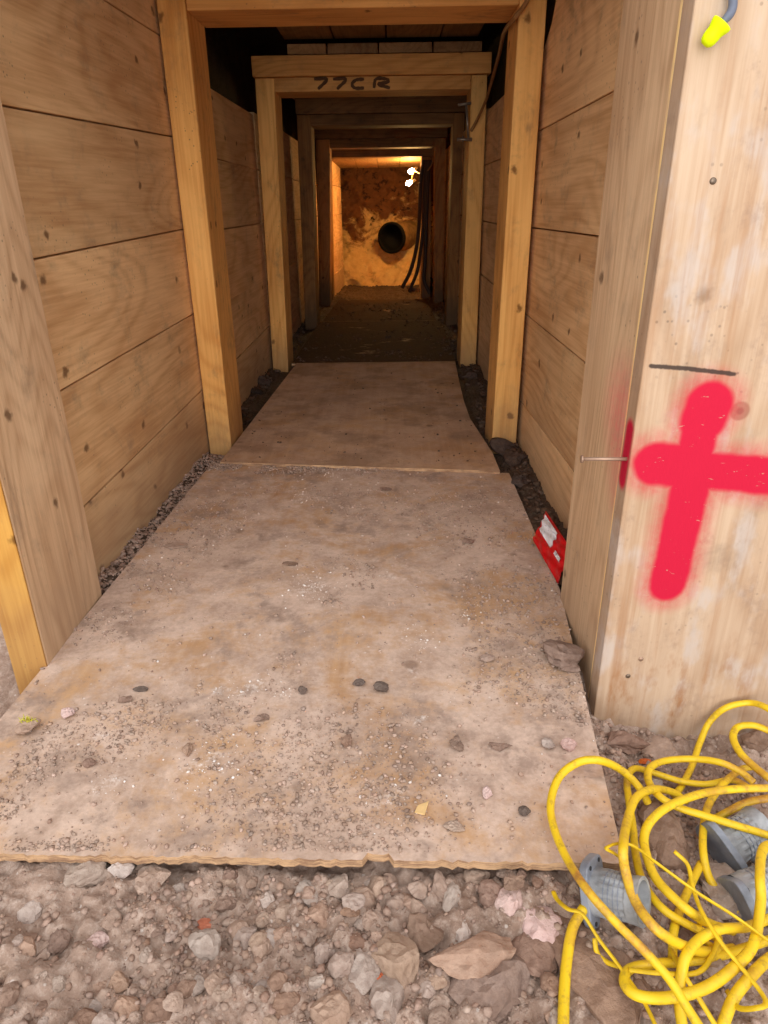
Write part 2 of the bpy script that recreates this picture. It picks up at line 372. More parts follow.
def stone(name, a, b, per_island=False, v=0.35):
    N = NT(name); p = N.obj
    r = N.island() if per_island else N.rand()
    n = N.noise(p, 70.0, 5.0, 0.7); n2 = N.noise(p, 22.0, 3.0)
    col = N.mix(N.rng(N.math('ADD', N.math('MULTIPLY', n, 0.5), N.math('MULTIPLY', n2, 0.5)), 0.35, 0.65), a, b)
    h = N.n.new('ShaderNodeHueSaturation'); N.put(h.inputs['Value'], N.rng(r, 0, 1, 1-v, 1+v*0.8, smooth=False))
    N.put(h.inputs['Hue'], N.rng(N.math('FRACT', N.math('MULTIPLY', r, 7.3)), 0, 1, 0.493, 0.505, smooth=False))
    N.put(h.inputs['Saturation'], N.rng(N.math('FRACT', N.math('MULTIPLY', r, 13.7)), 0, 1, 0.85, 1.2, smooth=False)); N.put(h.inputs['Color'], col)
    dust = N.noise(N.vmath('ADD', p, N.comb(r, r, r)), 38.0, 5.0, 0.7)
    N.bump(N.math('ADD', n, N.math('MULTIPLY', dust, 0.8)), 0.7, 0.006); return N.done(N.mix(N.math('MULTIPLY', N.rng(dust, 0.42, 0.6), 0.45), h.outputs[0], (*[ (b[i]*1.12+a[i]*.2)*.85 for i in range(3)], 1)), 0.9, 0.15)
M['gravel'] = stone('gravel_stone', srgb(184,160,146), srgb(146,122,109), True, 0.26)
M['mudgravel'] = stone('mud_gravel', srgb(112,92,79), srgb(78,62,53), True, 0.25)
M['grit'] = stone('grit_crumb', srgb(192,168,153), srgb(152,130,117), True, 0.3)
M['lime'] = stone('lime_crumb', srgb(240,234,230), srgb(214,204,198), True, 0.08)
M['stone_grey'] = stone('grey_stone', srgb(182,166,156), srgb(150,132,122), v=0.1)
M['stone_pale'] = stone('pale_stone', srgb(202,188,180), srgb(172,156,148), v=0.1)
M['stone_pink'] = stone('pink_stone', srgb(210,184,178), srgb(184,154,148), v=0.06)
M['stone_brick'] = stone('brick_fragment', srgb(206,120,88), srgb(168,88,62), v=0.08)
M['stone_dark'] = stone('dark_pebble', srgb(120,106,98), srgb(94,80,74), v=0.08)
M['clod'] = stone('clay_clod', srgb(156,132,118), srgb(122,99,87), v=0.1)
M['wetclod'] = stone('wet_clod', srgb(94,78,70), srgb(62,50,46), v=0.1)
M['stone_tan'] = stone('tan_stone', srgb(182,158,142), srgb(150,126,111), v=0.1)

def plain(name, c, rough=0.5, spec=0.4, var=0.15, sc=40.0, metal=0.0, alpha=None, **kw):
    N = NT(name); n = N.noise(N.obj, sc, 4.0, 0.65)
    col = N.mix(N.rng(n, 0.35, 0.7), c, (c[0]*(1-var), c[1]*(1-var), c[2]*(1-var), 1)); N.bump(n, 0.1, 0.002)
    return N.done(col, rough, spec, Metallic=metal, **kw)
def cable_mat():
    N = NT('yellow_cable_sheath'); n = N.noise(N.obj, 9.0, 4.0, 0.65); n2 = N.noise(N.obj, 55.0, 4.0, 0.7)
    col = N.mix(N.rng(n, 0.5, 0.72), srgb(230,194,34), srgb(198,156,34))
    col = N.mix(N.math('MULTIPLY', N.rng(N.noise(N.obj, 4.5, 3.0), 0.56, 0.68), N.rng(n2, 0.35, 0.7, 0.2, 0.75)), col, srgb(178,112,70))
    col = N.mix(N.math('MULTIPLY', N.rng(n2, 0.50, 0.70), 0.5), col, srgb(146,112,56))
    N.bump(n2, 0.12, 0.002); return N.done(col, 0.42, 0.4)
M['cable'] = cable_mat()
M['wire'] = plain('yellow_wire', srgb(230,192,28), 0.45, 0.4, 0.25)
M['cordbrown'] = plain('dusty_cord', srgb(150,104,58), 0.7)
M['hose'] = plain('dark_hose', srgb(58,40,30), 0.6)
M['steel'] = plain('dull_steel', srgb(150,138,124), 0.45, 0.5, 0.3, metal=0.7)
M['nail'] = plain('nail_steel', srgb(170,140,120), 0.45, 0.5, 0.3, metal=0.5)
M['plug'] = plain('foam_plug', srgb(226,250,0), 0.6, 0.2, 0.06)
M['plugcord'] = plain('plug_cord', srgb(98,104,122), 0.45, 0.4, 0.15)
M['red'] = plain('red_foil', srgb(216,22,30), 0.35, 0.5, 0.25, 25)
def labelmat():
    N = NT('white_label'); n = N.noise(N.vmath('MULTIPLY', N.obj, (60,60,160)), 1.0, 3.0, 0.6)
    col = N.mix(N.math('MULTIPLY', N.rng(n, 0.55, 0.62), 0.45), srgb(232,228,232), srgb(140,140,158)); return N.done(col, 0.5, 0.3)
M['label'] = labelmat()
M['cage'] = plain('grey_plastic', srgb(150,157,172), 0.4, 0.5, 0.4, 22, **{'Transmission Weight': 0.12})
M['cage_body'] = plain('clear_grey_plastic', srgb(178,182,188), 0.35, 0.5, 0.5, 22, **{'Transmission Weight': 0.2})
M['cagein'] = plain('dark_socket', srgb(46,48,54), 0.5)
M['black'] = plain('black_spray', srgb(92,62,38), 0.9)
M['pipe'] = plain('pipe_black', srgb(15,13,12), 0.75, 0.15)
M['pipeside'] = plain('pipe_dusty_side', srgb(170,132,84), 0.8, 0.2, 0.4, 12)
M['chip'] = plain('wood_chip', srgb(220,186,132), 0.8, 0.2)
M['moss'] = plain('yellow_tuft', srgb(196,190,70), 0.8, 0.2)
M['screw'] = plain('screw_head', srgb(120,104,90), 0.4, 0.5, 0.3, metal=0.6)
def emis(name, c, st):
    N = NT(name); return N.done((0.9,0.8,0.6,1), 0.4, 0.3, **{'Emission Color': c, 'Emission Strength': st})
M['bulb'] = emis('lit_bulb', (1.0,0.60,0.20,1), 380.0)
# ------------------------------------------------------------------ plywood sheets: outlines (measured on the tunnel floor)
def jitter_edge(a, b, n, amp, rs):
    a = np.array(a[:2]); b = np.array(b[:2]); d = (b-a); nrm = np.array([-d[1], d[0]])/np.linalg.norm(d); pts = []
    for i in range(n):
        t = i/n; pts.append(tuple(a+d*t+nrm*(rs.normal()*amp if i else 0)))
    return pts
rs = np.random.default_rng(5)
s1 = [UZ(-110,852), UZ(625,864), UZ(560,590), UZ(509,473), UZ(420,471), UZ(320,467), UZ(212,463)]
front = jitter_edge(s1[0], s1[1], 140, 0.0018, rs)
bx0, bx1 = UZ(366,862)[0], UZ(392,862)[0]        # splintered bite in the front edge
front = [(x, y+(0.010+0.004*rs.random() if bx0 < x < bx1 else 0)) for x, y in front]
SH1 = front+[tuple(p[:2]) for p in s1[1:]]
right2 = [UZ(x,y) for x,y in ((499,472),(492,455),(470,421),(464,404),(459,383),(455,363))]
s2l = [UZ(297,365), UZ(222,462.5)]
SH2 = [tuple(p[:2]) for p in right2]+[tuple(p[:2]) for p in s2l]
SH2[0] = (SH2[0][0], UZ(499,471,.013)[1]); SH2[-1] = (SH2[-1][0], UZ(222,462,.013)[1])
SH3 = [(-0.70,4.735),(0.425,4.730),(0.44,6.56),(-0.68,6.58)]
SH4 = [(-0.66,6.60),(0.40,6.58),(0.38,8.15),(-0.62,8.15)]
def inside(poly, x, y):
    x = np.asarray(x); y = np.asarray(y); c = np.zeros(x.shape, bool); n = len(poly)
    for i in range(n):
        x0, y0 = poly[i]; x1, y1 = poly[(i+1) % n]
        if y0 == y1: continue
        k = ((y0 > y) != (y1 > y)) & (x < (x1-x0)*(y-y0)/(y1-y0)+x0); c ^= k
    return c
def sheet(name, poly, zt, th, mat, label):
    n = len(poly); mb = MB(); mb.prism(poly, zt-th, zt)
    me_o = mb.build(name, mat, None); me = me_o.data; me.materials.append(M['plyedge'])
    for i, p in enumerate(me.polygons):
        if abs(p.normal.z) < 0.5: p.material_index = 1
    # object base at its own centre
    c = Vector((sum(p[0] for p in poly)/n, sum(p[1] for p in poly)/n, zt-th))
    tag(me_o, label, 'plywood sheet', 'plywood sheets laid as a walkway'); return me_o
sheet('plywood_sheet', SH1, 0.0, 0.017, M['ply1'], 'large gravel-strewn plywood sheet nearest the viewer, its splintered edge over the rubble')
sheet('plywood_sheet', SH2, 0.013, 0.0122, M['ply2'], 'second plywood sheet into the tunnel, between first frame and second frame, brown drips on it')
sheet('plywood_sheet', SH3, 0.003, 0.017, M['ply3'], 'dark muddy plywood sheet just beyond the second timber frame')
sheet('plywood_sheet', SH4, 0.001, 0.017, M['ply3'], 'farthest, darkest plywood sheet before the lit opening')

# ------------------------------------------------------------------ ground
def rough_noise(x, y):
    h = 0.030*(vn(x,y,7,1)-.5)+0.022*(vn(x,y,17,2)-.5)+0.016*(vn(x,y,38,3)-.5)+0.009*(vn(x,y,85,4)-.5)+0.007*(vn(x,y,170,5)-.5)
    h = h+0.012*np.clip(.62-worley(x,y,26,1),0,.45)*2+0.008*np.clip(.6-worley(x,y,58,2),0,.45)*2
    return h
def ground(x, y):
    x = np.asarray(x, float); y = np.asarray(y, float)
    out = 1-sstep(1.25, 1.6, y)
    b = -0.052-0.075*sstep(0.36, 0.62, x)*out+0.008*sstep(-0.3,-0.7,x)*out-0.085*sstep(-0.82,-0.88,x)*sstep(.95,1.1,y)*out
    h = b+rough_noise(x, y)*np.where(y > 1.4, 0.8, 1.0)
    tun = sstep(1.4, 1.7, y)
    h = h+tun*(0.035*sstep(0.40, 0.56, x)+0.022*sstep(-0.76, -0.86, x)+0.010)
    und = inside([(-.9,.80),(.40,.80),(.455,1.25),(.475,1.69),(.43,2.7),(.43,8.2),(-.70,8.2),(-.72,2.8),(-.85,1.6)], x, y)
    soft = inside([(-.86,.835),(.36,.835),(.435,1.25),(.455,1.69),(.405,2.7),(.405,8.1),(-.66,8.1),(-.74,2.8),(-.83,1.6)], x, y)
    h = np.where(und, np.minimum(h, -0.024), h); h = np.where(soft, np.minimum(h, -0.030), h)
    return h
def surf(x, y):
    h = ground(x, y); return np.where(inside(SH1, x, y), np.maximum(h, 0.0), h)
xs = np.concatenate([np.linspace(-2.6,-1.02,30), np.arange(-1.0,1.05,0.0062), np.linspace(1.07,2.6,30)])
ys = np.concatenate([np.linspace(-2.6,0.38,50), np.arange(0.40,1.30,0.0058), np.arange(1.31,3.4,0.013), np.arange(3.42,11.5,0.05)])
X, Y = np.meshgrid(xs, ys); Z = ground(X, Y); nx, ny = len(xs), len(ys)
def grid_obj(name, X, Y, Z, mat, parent=None):
    ny, nx = X.shape; v = np.stack([X,Y,Z], -1).reshape(-1,3)
    i = np.arange(ny*nx).reshape(ny,nx); q = np.stack([i[:-1,:-1],i[:-1,1:],i[1:,1:],i[1:,:-1]], -1).reshape(-1,4)
    me = bpy.data.meshes.new(name); me.vertices.add(len(v)); me.vertices.foreach_set('co', v.ravel())
    me.loops.add(q.size); me.loops.foreach_set('vertex_index', q.ravel()); me.polygons.add(len(q))
    me.polygons.foreach_set('loop_start', np.arange(len(q))*4); me.update(calc_edges=True)
    me.polygons.foreach_set('use_smooth', np.ones(len(q), bool))
    return link_mesh(name, me, mat, parent)
jo = ys < 1.62
k = int(jo.sum())
fo = grid_obj('floor', X[:k], Y[:k], Z[:k], M['soil']); fo['kind'] = 'structure'
fi = grid_obj('floor_tunnel', X[k-1:], Y[k-1:], Z[k-1:], M['mud']); fi['kind'] = 'structure'

# ------------------------------------------------------------------ stones
def ico(sub):
    import bmesh
    bm = bmesh.new(); bmesh.ops.create_icosphere(bm, subdivisions=sub, radius=1.0)
    v = np.array([p.co[:] for p in bm.verts]); f = [tuple(q.index for q in p.verts) for p in bm.faces]; bm.free(); return v, f
ICO1, ICO2, ICO3 = ico(1), ico(2), ico(3)
def rock_shape(base, r, cuts=7, lo=0.55, hi=0.85, lump=0.12):
    v = base[0].copy()
    for _ in range(3):
        n = r.normal(size=3); n /= np.linalg.norm(n); v *= (1+lump*np.sin(v@n*3+r.random()*6))[:,None]
    for _ in range(cuts):
        n = r.normal(size=3); n /= np.linalg.norm(n); d = r.uniform(lo, hi); s = v@n
        v -= np.where(s > d, (s-d)*0.92, 0)[:,None]*n
    return v
def rotm(r):
    q = r.normal(size=4); q /= np.linalg.norm(q); w,x,y,z = q
    return np.array([[1-2*(y*y+z*z),2*(x*y-z*w),2*(x*z+y*w)],[2*(x*y+z*w),1-2*(x*x+z*z),2*(y*z-x*w)],[2*(x*z-y*w),2*(y*z+x*w),1-2*(x*x+y*y)]])
PROT1 = [rock_shape(ICO1, RNG, 5) for _ in range(14)]; PROT2 = [rock_shape(ICO2, RNG, 8) for _ in range(14)]
def scatter(name, pts, mat, base, prots, label, cat):   # pts: x,y,z,size,flat
    V = []; Fs = []; nb = len(prots[0]); f0 = np.array(base[1])
    for i, (x,y,z,s) in enumerate(pts):
        fl = 0.7
        v = prots[i % len(prots)]*np.array([1.0, RNG.uniform(.6,1), RNG.uniform(.5,.9)])@rotm(RNG).T
        v = v*np.array([s,s,s*fl])+np.array([x,y,z]); V.append(v); Fs.append(f0+i*nb)
    V = np.concatenate(V); Q = np.concatenate(Fs)
    me = bpy.data.meshes.new(name); me.vertices.add(len(V)); me.vertices.foreach_set('co', V.ravel())
    me.loops.add(Q.size); me.loops.foreach_set('vertex_index', Q.ravel()); me.polygons.add(len(Q))
    me.polygons.foreach_set('loop_start', np.arange(len(Q))*3); me.update(calc_edges=True)
    o = link_mesh(name, me, mat); return tag(o, label, cat, kind='stuff')
def sample(n, x0, x1, y0, y1, keep, size, lift, pw=1.0, base=None):
    out = []; tot = 0
    while tot < n:
        x = RNG.uniform(x0, x1, 30000); y = y0+(y1-y0)*RNG.random(30000)**pw
        k = RNG.random(30000) < keep(x, y); x, y = x[k], y[k]; s = size(len(x))
        z = (ground(x, y) if base is None else base)+s*lift; out.append(np.stack([x,y,z,s], -1)); tot += len(x)
    o = np.concatenate(out)[:n]; return o
par = lambda c, p, mx: (lambda n: np.minimum(c*(RNG.pareto(p, n)+1), mx))
scatter('gravel', sample(11000, -1, 1, .44, 1.24, lambda x,y: (~inside(SH1,x,y))*(~((x<.35)&(y>.86)&(x>-.9)))*(.22+.78*sstep(.35,.65,vn(x,y,6,9))*sstep(-.8,0,x+.35*vn(x,y,3,2))),
    par(.0019,1.6,.0095), .15), M['gravel'], ICO1, PROT1, 'loose pinkish grey gravel strewn over the pit soil in front of the plywood', 'gravel')
scatter('gutter_gravel', sample(2600, -.88,-.72, 1.7, 2.95, lambda x,y: (~inside(SH1,x,y))*1.0, par(.0034,1.8,.011), .25),
    M['gravel'], ICO1, PROT1, 'tan gravel filling the left gutter between the nearest sheet and the plank wall', 'gravel')
scatter('mud_gravel', sample(1500, -.86,.56, 1.7, 7.9, lambda x,y: (~inside(SH1,x,y))*(~inside(SH2,x,y))*(((x>.43)|((x<-.76)&(y>3.2)))*1.0), par(.005,1.6,.022), .2, 1.5),
    M['mudgravel'], ICO1, PROT1, 'dark muddy gravel in the gaps between the plywood and the deeper plank walls', 'gravel')
def dens1(x, y): 
    d = sstep(.44,.64,vn(x,y,4.2,6)*.6+vn(x,y,11,7)*.4)*(1-.6*sstep(1.7,2.6,y)); d = np.maximum(d, .75*sstep(.26,.10,np.hypot((x+.12)*.8, y-1.0))); return inside(SH1,x,y)*(d+.05)
scatter('grit', sample(16000, -.85,.47,.83,2.75, dens1, par(.0012,1.9,.0065), .35, 1.4, 0.0), M['grit'], ICO1, PROT1, 'fine grey grit and stone crumbs scattered on the nearest plywood sheet', 'grit')
LIME = [(313,588,22),(250,690,16),(222,690,12),(108,785,12),(210,760,26),(284,694,8),(390,800,20),(330,470,14),(470,610,12),(302,498,10),(150,560,10),(420,640,14)]
def densl(x, y):
    d = np.zeros_like(x)
    for px,py,r in LIME:
        p = UZ(px,py); k = r*np.linalg.norm(p-CAM)/F; d = np.maximum(d, np.exp(-((x-p[0])**2+((y-p[1])*.8)**2)/k**2))
    return inside(SH1,x,y)*np.maximum(d, .012)
scatter('lime_crumbs', sample(900, -.85,.47,.83,2.75, densl, par(.0009,2.0,.0045), .25, 1.0, 0.0), M['lime'], ICO1, PROT1, 'white lime crumbs in small patches on the nearest plywood sheet', 'crumbs')
scatter('grit', sample(420, -.78,.42,2.69,4.5, lambda x,y: inside(SH2,x,y)*np.clip(vn(x,y,5,8)*(1.3-.6*(y-2.7)),0,1), par(.0014,1.9,.008), .3, 1.3, .013), M['mudgravel'], ICO1, PROT1, 'brown dirt crumbs on the second plywood sheet', 'grit')
scatter('mud_crumbs', sample(1600, -.70,.43,4.78,7.9, lambda x,y: (inside(SH3,x,y)|inside(SH4,x,y))*np.clip(vn(x,y,5,8)*1.6-.35,0,1), par(.003,1.8,.016), .2, 1.2, .003), M['mudgravel'], ICO1, PROT1, 'dark mud crumbs trodden onto the farther plywood sheets', 'mud')
def seam(x, y):
    return inside(SH1,x,y)*np.exp(-np.abs(y-(2.70-.12*x*.2))/.03)*sstep(.12,-.1,x)*(vn(x,y,14,3)>.35)
scatter('dirt_seam', sample(1500, -.78,.2,2.55,2.78, seam, par(.0022,2.2,.008), .3, 1.0, .002), M['grit'], ICO1, PROT1, 'line of trodden dirt burying the left part of the seam between the first two sheets', 'dirt')

def stone_at(px, py, w, h, mat, label, name='stone', cat='stone', group=None, on=None, seed=0, flat=0.7, ang=0.0, cuts=9, lump=0.12, lo=0.55, emb=0.38):
    z = 0.0
    for _ in range(5):
        p = UZ(px, py, z); z = float(surf(p[0], p[1])) if on is None else on
    p = UZ(px, py, z); dist = np.linalg.norm(p-CAM); a = 0.5*w*dist/F; b = 0.5*h*dist/F
    if group: a *= .85; b *= .85
    r = np.random.default_rng(seed*31+int(px)*7+int(py)); v = rock_shape(ICO3, r, cuts, lo, 0.86, lump)
    v /= np.abs(v).max(0); zz = max(min(a,b)*flat, 0.002)
    v = v*np.array([a, b*1.12, zz]); ca, sa = math.cos(ang), math.sin(ang)
    v = np.stack([v[:,0]*ca-v[:,1]*sa, v[:,0]*sa+v[:,1]*ca, v[:,2]], -1)
    rr = ICO3[0]; n = np.linalg.norm(v, axis=1)
    v += (rr*(0.07*min(a,b))*(np.sin(rr[:,[1]]*9+seed)*np.sin(rr[:,[0]]*11+px)+.6*np.sin(rr[:,[2]]*17+py)*np.sin(rr[:,[0]]*21+seed)))+r.normal(size=v.shape)*0.018*min(a,b)
    me = bpy.data.meshes.new(name); me.from_pydata([tuple(q) for q in v], [], ICO3[1]); me.update()
    o = link_mesh(name, me, mat); o.location = (p[0], p[1], z+zz*(1-2*emb)); return tag(o, label, cat, group)
S = M
STN = [
 (88,876,36,27,'stone_grey','smooth grey block of stone half under the plywood edge at left',.7,.25),
 (119,870,26,17,'stone_pale','pale stone under the plywood edge right of the smooth grey block',.6,.15),
 (150,880,34,28,'stone_tan','flat tan stone with a sharp corner, third along the plywood edge',.35,.1),
 (30,912,22,20,'stone_pale','pale bluish-grey stone at the far left of the rubble',.6,.0),
 (205,946,28,26,'stone_grey','round grey stone directly below the orange brick fragment',.8,.3),
 (208,927,26,12,'stone_brick','orange brick fragment lying in the soil at left centre',.4,-.2),
 (97,943,19,15,'stone_pink','small pinkish stone in the soil left of the brick fragment',.7,.3),
 (267,903,13,18,'stone_pale','small pale upright pebble below the sheet edge, left of centre',.8,.0),
 (510,904,25,27,'stone_pink','smaller of the two pale pink stones beside the yellow cable',.7,-.4),
 (539,929,36,42,'stone_pink','larger pale pink stone beside the yellow cable',.7,.3),
 (463,932,15,27,'stone_pale','pale oval pebble standing out in the middle of the rubble',.8,.0),
 (476,958,80,34,'stone_tan','long tan slab-like clod across the rubble, lower centre',.6,.28),
 (487,993,72,48,'clod','big lumpy clod at the bottom below the long tan slab',.75,.0),
 (366,969,32,36,'stone_grey','flat grey triangular stone at lower centre',.45,.3),
 (342,965,25,22,'stone_grey','grey stone touching the left of the flat triangular stone',.7,.0),
 (323,954,22,20,'stone_grey','rounded grey stone, second left of the flat triangular stone',.75,.2),
 (317,917,24,24,'stone_tan','tan rounded stone under the middle of the sheet edge',.7,.5),
 (442,888,18,25,'stone_tan','upright tan stone below the sheet edge, left of a taller one',.8,.1),
 (452,899,15,28,'stone_grey','tall narrow stone leaning below the sheet edge right of centre',.8,-.2),
 (476,876,27,20,'stone_tan','tan stone tucked under the sheet edge right of centre',.7,.4),
 (488,900,32,26,'clod','brown crumbly stone just left of the smaller pink stone',.7,.0),
 (421,933,36,34,'clod','brown clod near the middle of the rubble, left of the pale oval pebble',.6,.3),
 (395,963,40,40,'stone_tan','tilted brown-grey stone right of the flat triangular stone',.7,.7),
 (387,1001,30,36,'stone_grey','rounded stone at the bottom edge below the triangular stone',.8,.0),
 (327,1014,40,28,'stone_tan','wide stone cut by the bottom edge, left of centre',.7,.0),
 (380,980,9,15,'stone_brick','tiny orange brick chip right of the flat triangular stone',.5,.2),
 (440,1006,20,18,'stone_tan','yellowish stone at the bottom left of the big lumpy clod',.7,.0),
 (287,1002,24,24,'clod','brown clod near the bottom edge, left of the wide cut stone',.7,.4),
 (666,846,46,66,'clod','big rough brown clod in the middle of the cable coil',.9,.25),
 (722,890,48,46,'stone_grey','grey flat stone under the coil near the right cage',.5,.0),
 (610,978,86,112,'clod','broad smooth slab of brown clay under the bottom of the coil',.22,.3),
 (536,958,40,36,'clod','brown clod left of the lowest cable strand',.6,.3),
 (690,735,24,16,'stone_tan','brown stone against the foot of the red-marked board, right',.8,.2),
 (625,744,40,24,'clod','cracked clod at the foot of the red-marked board beside the sheet corner',.8,-.3),
 (652,752,44,26,'stone_tan','flat broken stone at the foot of the red-marked board',.6,.3),
 (752,742,30,18,'clod','clod behind the cable loop at the right edge of the picture',.8,.1),
 (650,785,26,18,'stone_grey','grey stone inside the upper cable loops',.6,.1),
 (645,762,13,7,'stone_brick','tiny red brick chip near the foot of the red-marked board',.6,.1),
 (713,968,24,26,'stone_grey','grey stone framed by cable strands near the bottom right',.7,.1),
 (664,922,14,13,'stone_pale','small white stone between cable strands, centre of the coil',.7,.0),
]
for i, (px,py,w,h,mt,lb,fl,an) in enumerate(STN):
    stone_at(px, py, w, h, M[mt], lb, flat=fl, ang=an, seed=i, cuts=11 if 'stone' in mt else 5, lump=0.10 if 'stone' in mt else 0.2)
r = np.random.default_rng(77); cnt = 0
while cnt < 120:
    px = r.uniform(-10, 590); py = r.uniform(872, 1024)
    if r.random() > (0.30+0.7*float(sstep(150, 330, px))): continue
    if any(abs(px-q[0]) < (q[2]*.5+8) and abs(py-q[1]) < (q[3]*.5+6) for q in STN): continue
    w = r.uniform(11, 28); stone_at(px, py, w, w*r.uniform(.7,1.0), M[['stone_tan','clod','stone_grey','stone_tan'][cnt % 4]],
        'small grey-brown rubble stone bedded in the loose soil in front of the plywood', group='small rubble stones in the soil', seed=cnt, flat=r.uniform(.5,.8), ang=r.uniform(0,3), emb=.46); cnt += 1
PEB = [  # pebbles lying on the nearest sheet
 (561,663,40,36,'clod','clod','brown clay clod on the sheet edge beside the red-marked portal post',.5),
 (524,814,12,11,'stone_dark','pebble','dark round pebble near the front right of the nearest sheet',.7),
 (548,747,13,12,'stone_grey','pebble','grey pebble left of the pink pebble on the nearest sheet, right side',.7),
 (569,748,15,13,'stone_pink','pebble','pink pebble on the right side of the nearest sheet',.7),
 (487,795,9,13,'stone_pink','pebble','pinkish oblong pebble left of the dark round pebble',.7),
 (455,828,22,11,'stone_tan','pebble','flat brown stone close to the front edge of the sheet',.5),
 (348,745,13,15,'clod','pebble','brown crumb stone in the middle of the nearest sheet',.8),
 (382,691,16,13,'stone_dark','pebble','dark chipped pebble at the centre of the nearest sheet',.7),
 (302,692,11,9,'stone_dark','pebble','small dark pebble left of the dark chipped pebble',.7),
 (359,685,13,9,'stone_dark','pebble','dark pebble just left of the dark chipped pebble',.6),
 (175,547,25,10,'stone_tan','stone','flat tan flake near the left edge of the sheet by the plank wall',.35),
 (140,690,16,6,'stone_dark','pebble','dark flat flake on the left side of the nearest sheet',.5),
 (126,701,14,9,'clod','pebble','brown pebble just below the dark flat flake',.6),
 (70,715,15,12,'stone_pink','pebble','pinkish pebble at the left side of the nearest sheet',.6),
 (91,765,15,10,'clod','pebble','brown pebble left of centre near the front of the sheet',.6),
 (27,731,22,15,'stone_tan','stone','tan stone with a yellow tuft on it at the left sheet edge',.7),
 (262,720,16,10,'clod','pebble','brown crumb left of centre on the nearest sheet',.6),
 (188,752,12,14,'stone_tan','pebble','small tan pebble on the front left of the nearest sheet',.6),
 (500,748,22,10,'clod','pebble','crumbly brown clod left of the grey pebble on the nearest sheet',.6),
 (487,660,14,10,'stone_tan','pebble','tan crumb stone right of the centre of the nearest sheet',.6),
 (456,745,15,18,'clod','pebble','pile-like brown crumb near the right centre of the sheet',.6),
 (385,491,14,7,'clod','pebble','brown crumb near the far edge of the nearest sheet',.6),
 (468,543,14,8,'clod','pebble','brown flake at the far right of the nearest sheet',.5),
 (292,565,20,9,'clod','pebble','brown flake in the far half of the nearest sheet',.4),
]
for i, (px,py,w,h,mt,nm,lb,fl) in enumerate(PEB):
    o = stone_at(px, py, w, h, M[mt], lb, name=nm, cat=nm, on=0.0, seed=i+200, flat=fl, cuts=8 if mt != 'clod' else 4, lump=.1 if mt != 'clod' else .25, emb=0.04)
    if 'tuft' in lb:
        mb = MB(); rr = np.random.default_rng(3)
        for k in range(26):
            a = rr.uniform(0, 6.28); q = np.array(o.location)+np.array([0.006*rr.normal()+.004, 0.003*rr.normal()+.006, 0.006])
            e = q+np.array([math.cos(a)*.009, math.sin(a)*.006, .008+.006*rr.random()]); mb.tube([q,(q+e)/2+[0,0,.002],e], [.0011,.0009,.0003], 5)
        mb.build('tuft', M['moss'], o)['label'] = 'yellow-green tuft'
p = UZ(421,808,0.003); mb = MB()
mb.hexa([(p[0]-.012,p[1]-.010,.0015),(p[0]+.006,p[1]-.016,.0015),(p[0]+.015,p[1]+.014,.0015),(p[0]-.006,p[1]+.006,.0015),
         (p[0]-.012,p[1]-.010,.004),(p[0]+.006,p[1]-.016,.0045),(p[0]+.015,p[1]+.014,.006),(p[0]-.006,p[1]+.006,.004)])
tag(mb.build('wood_chip', M['chip'], bevel=.0008), 'pale yellow splinter of wood near the front of the nearest sheet', 'wood chip')
CL = [(503,452,30,26,'dark wet clod at the foot of the right post of the first frame'),(516,463,26,24,'dark clod in front of the wet clod beside the right plank wall'),
      (520,482,20,22,'muddy clod between sheet corner and right wall, nearest the red wrapper'),(250,395,24,16,'dark clod in the left gutter between first and second frame'),
      (262,383,20,14,'dark clod in the left gutter closest to the second frame'),(470,378,16,12,'dark clod at the foot of the second frame right post')]
for i, (px,py,w,h,lb) in enumerate(CL):
    stone_at(px, py, w, h, M['wetclod'], lb, name='clod', cat='clod', seed=i+300, flat=.8, cuts=4, lump=.22, emb=.3)

# ------------------------------------------------------------------ tunnel shell
def plank(side, Y0, Y1, x0, x1, z0n, z0f, z1n, z1f, parent, cut=None, th=0.05):
    s = -1 if side == 'l' else 1
    mb = MB(); g = .0022
    a0, a1 = x0, x1; b0, b1 = x0+s*th, x1+s*th
    L, H_ = (a0,a1,b0,b1), None
    c = [(a0,Y0,z0n+g),(a1,Y1,z0f+g),(b1,Y1,z0f+g),(b0,Y0,z0n+g),(a0,Y0,z1n-g),(a1,Y1,z1f-g),(b1,Y1,z1f-g),(b0,Y0,z1n-g)]
    mb.hexa(c if s > 0 else [c[1],c[0],c[3],c[2],c[5],c[4],c[7],c[6]])
    return mb.build('lagging_plank', M['wall'], parent, bevel=.0035)
def shell(name, boxes, mat):
    mb = MB()
    for b in boxes: mb.box(*b)
    o = mb.build(name, mat); o['kind'] = 'structure'; return o
wl = shell('wall_left', [(-1.35,-1.02,1.52,11.8,-.4,2.4)], M['earth'])
wr = shell('wall_right', [(.80,1.15,1.52,11.8,-.4,2.4)], M['earth'])
ce = shell('ceiling', [(-1.35,1.15,1.50,11.8,2.02,2.4)], M['earth'])
pit = shell('wall_pit', [(-1.1,.9,11.8,12.1,-.4,2.4)], M['earth'])
bank = shell('wall_front', [(-3.2,-1.35,1.50,2.1,-.4,2.4),(1.15,3.2,1.50,2.1,-.4,2.4),(-1.35,-.93,1.44,1.52,-.4,2.4),(-1.35,1.15,1.36,1.50,2.02,2.4)], M['soil'])
jr = np.random.default_rng(9)
LS = [(-.12,-.12),(.22,.264),(.554,.587),(.882,.917),(1.21,1.245),(1.561,1.567),(1.93,1.92)]
for (a,b) in zip(LS[:-1], LS[1:]): plank('l', 1.69, 3.08, -.884, -.836, a[0], a[1], b[0], b[1], wl)
RS = [(-.12,-.12),(.235,.186),(.563,.561),(.913,.902),(1.258,1.247)]
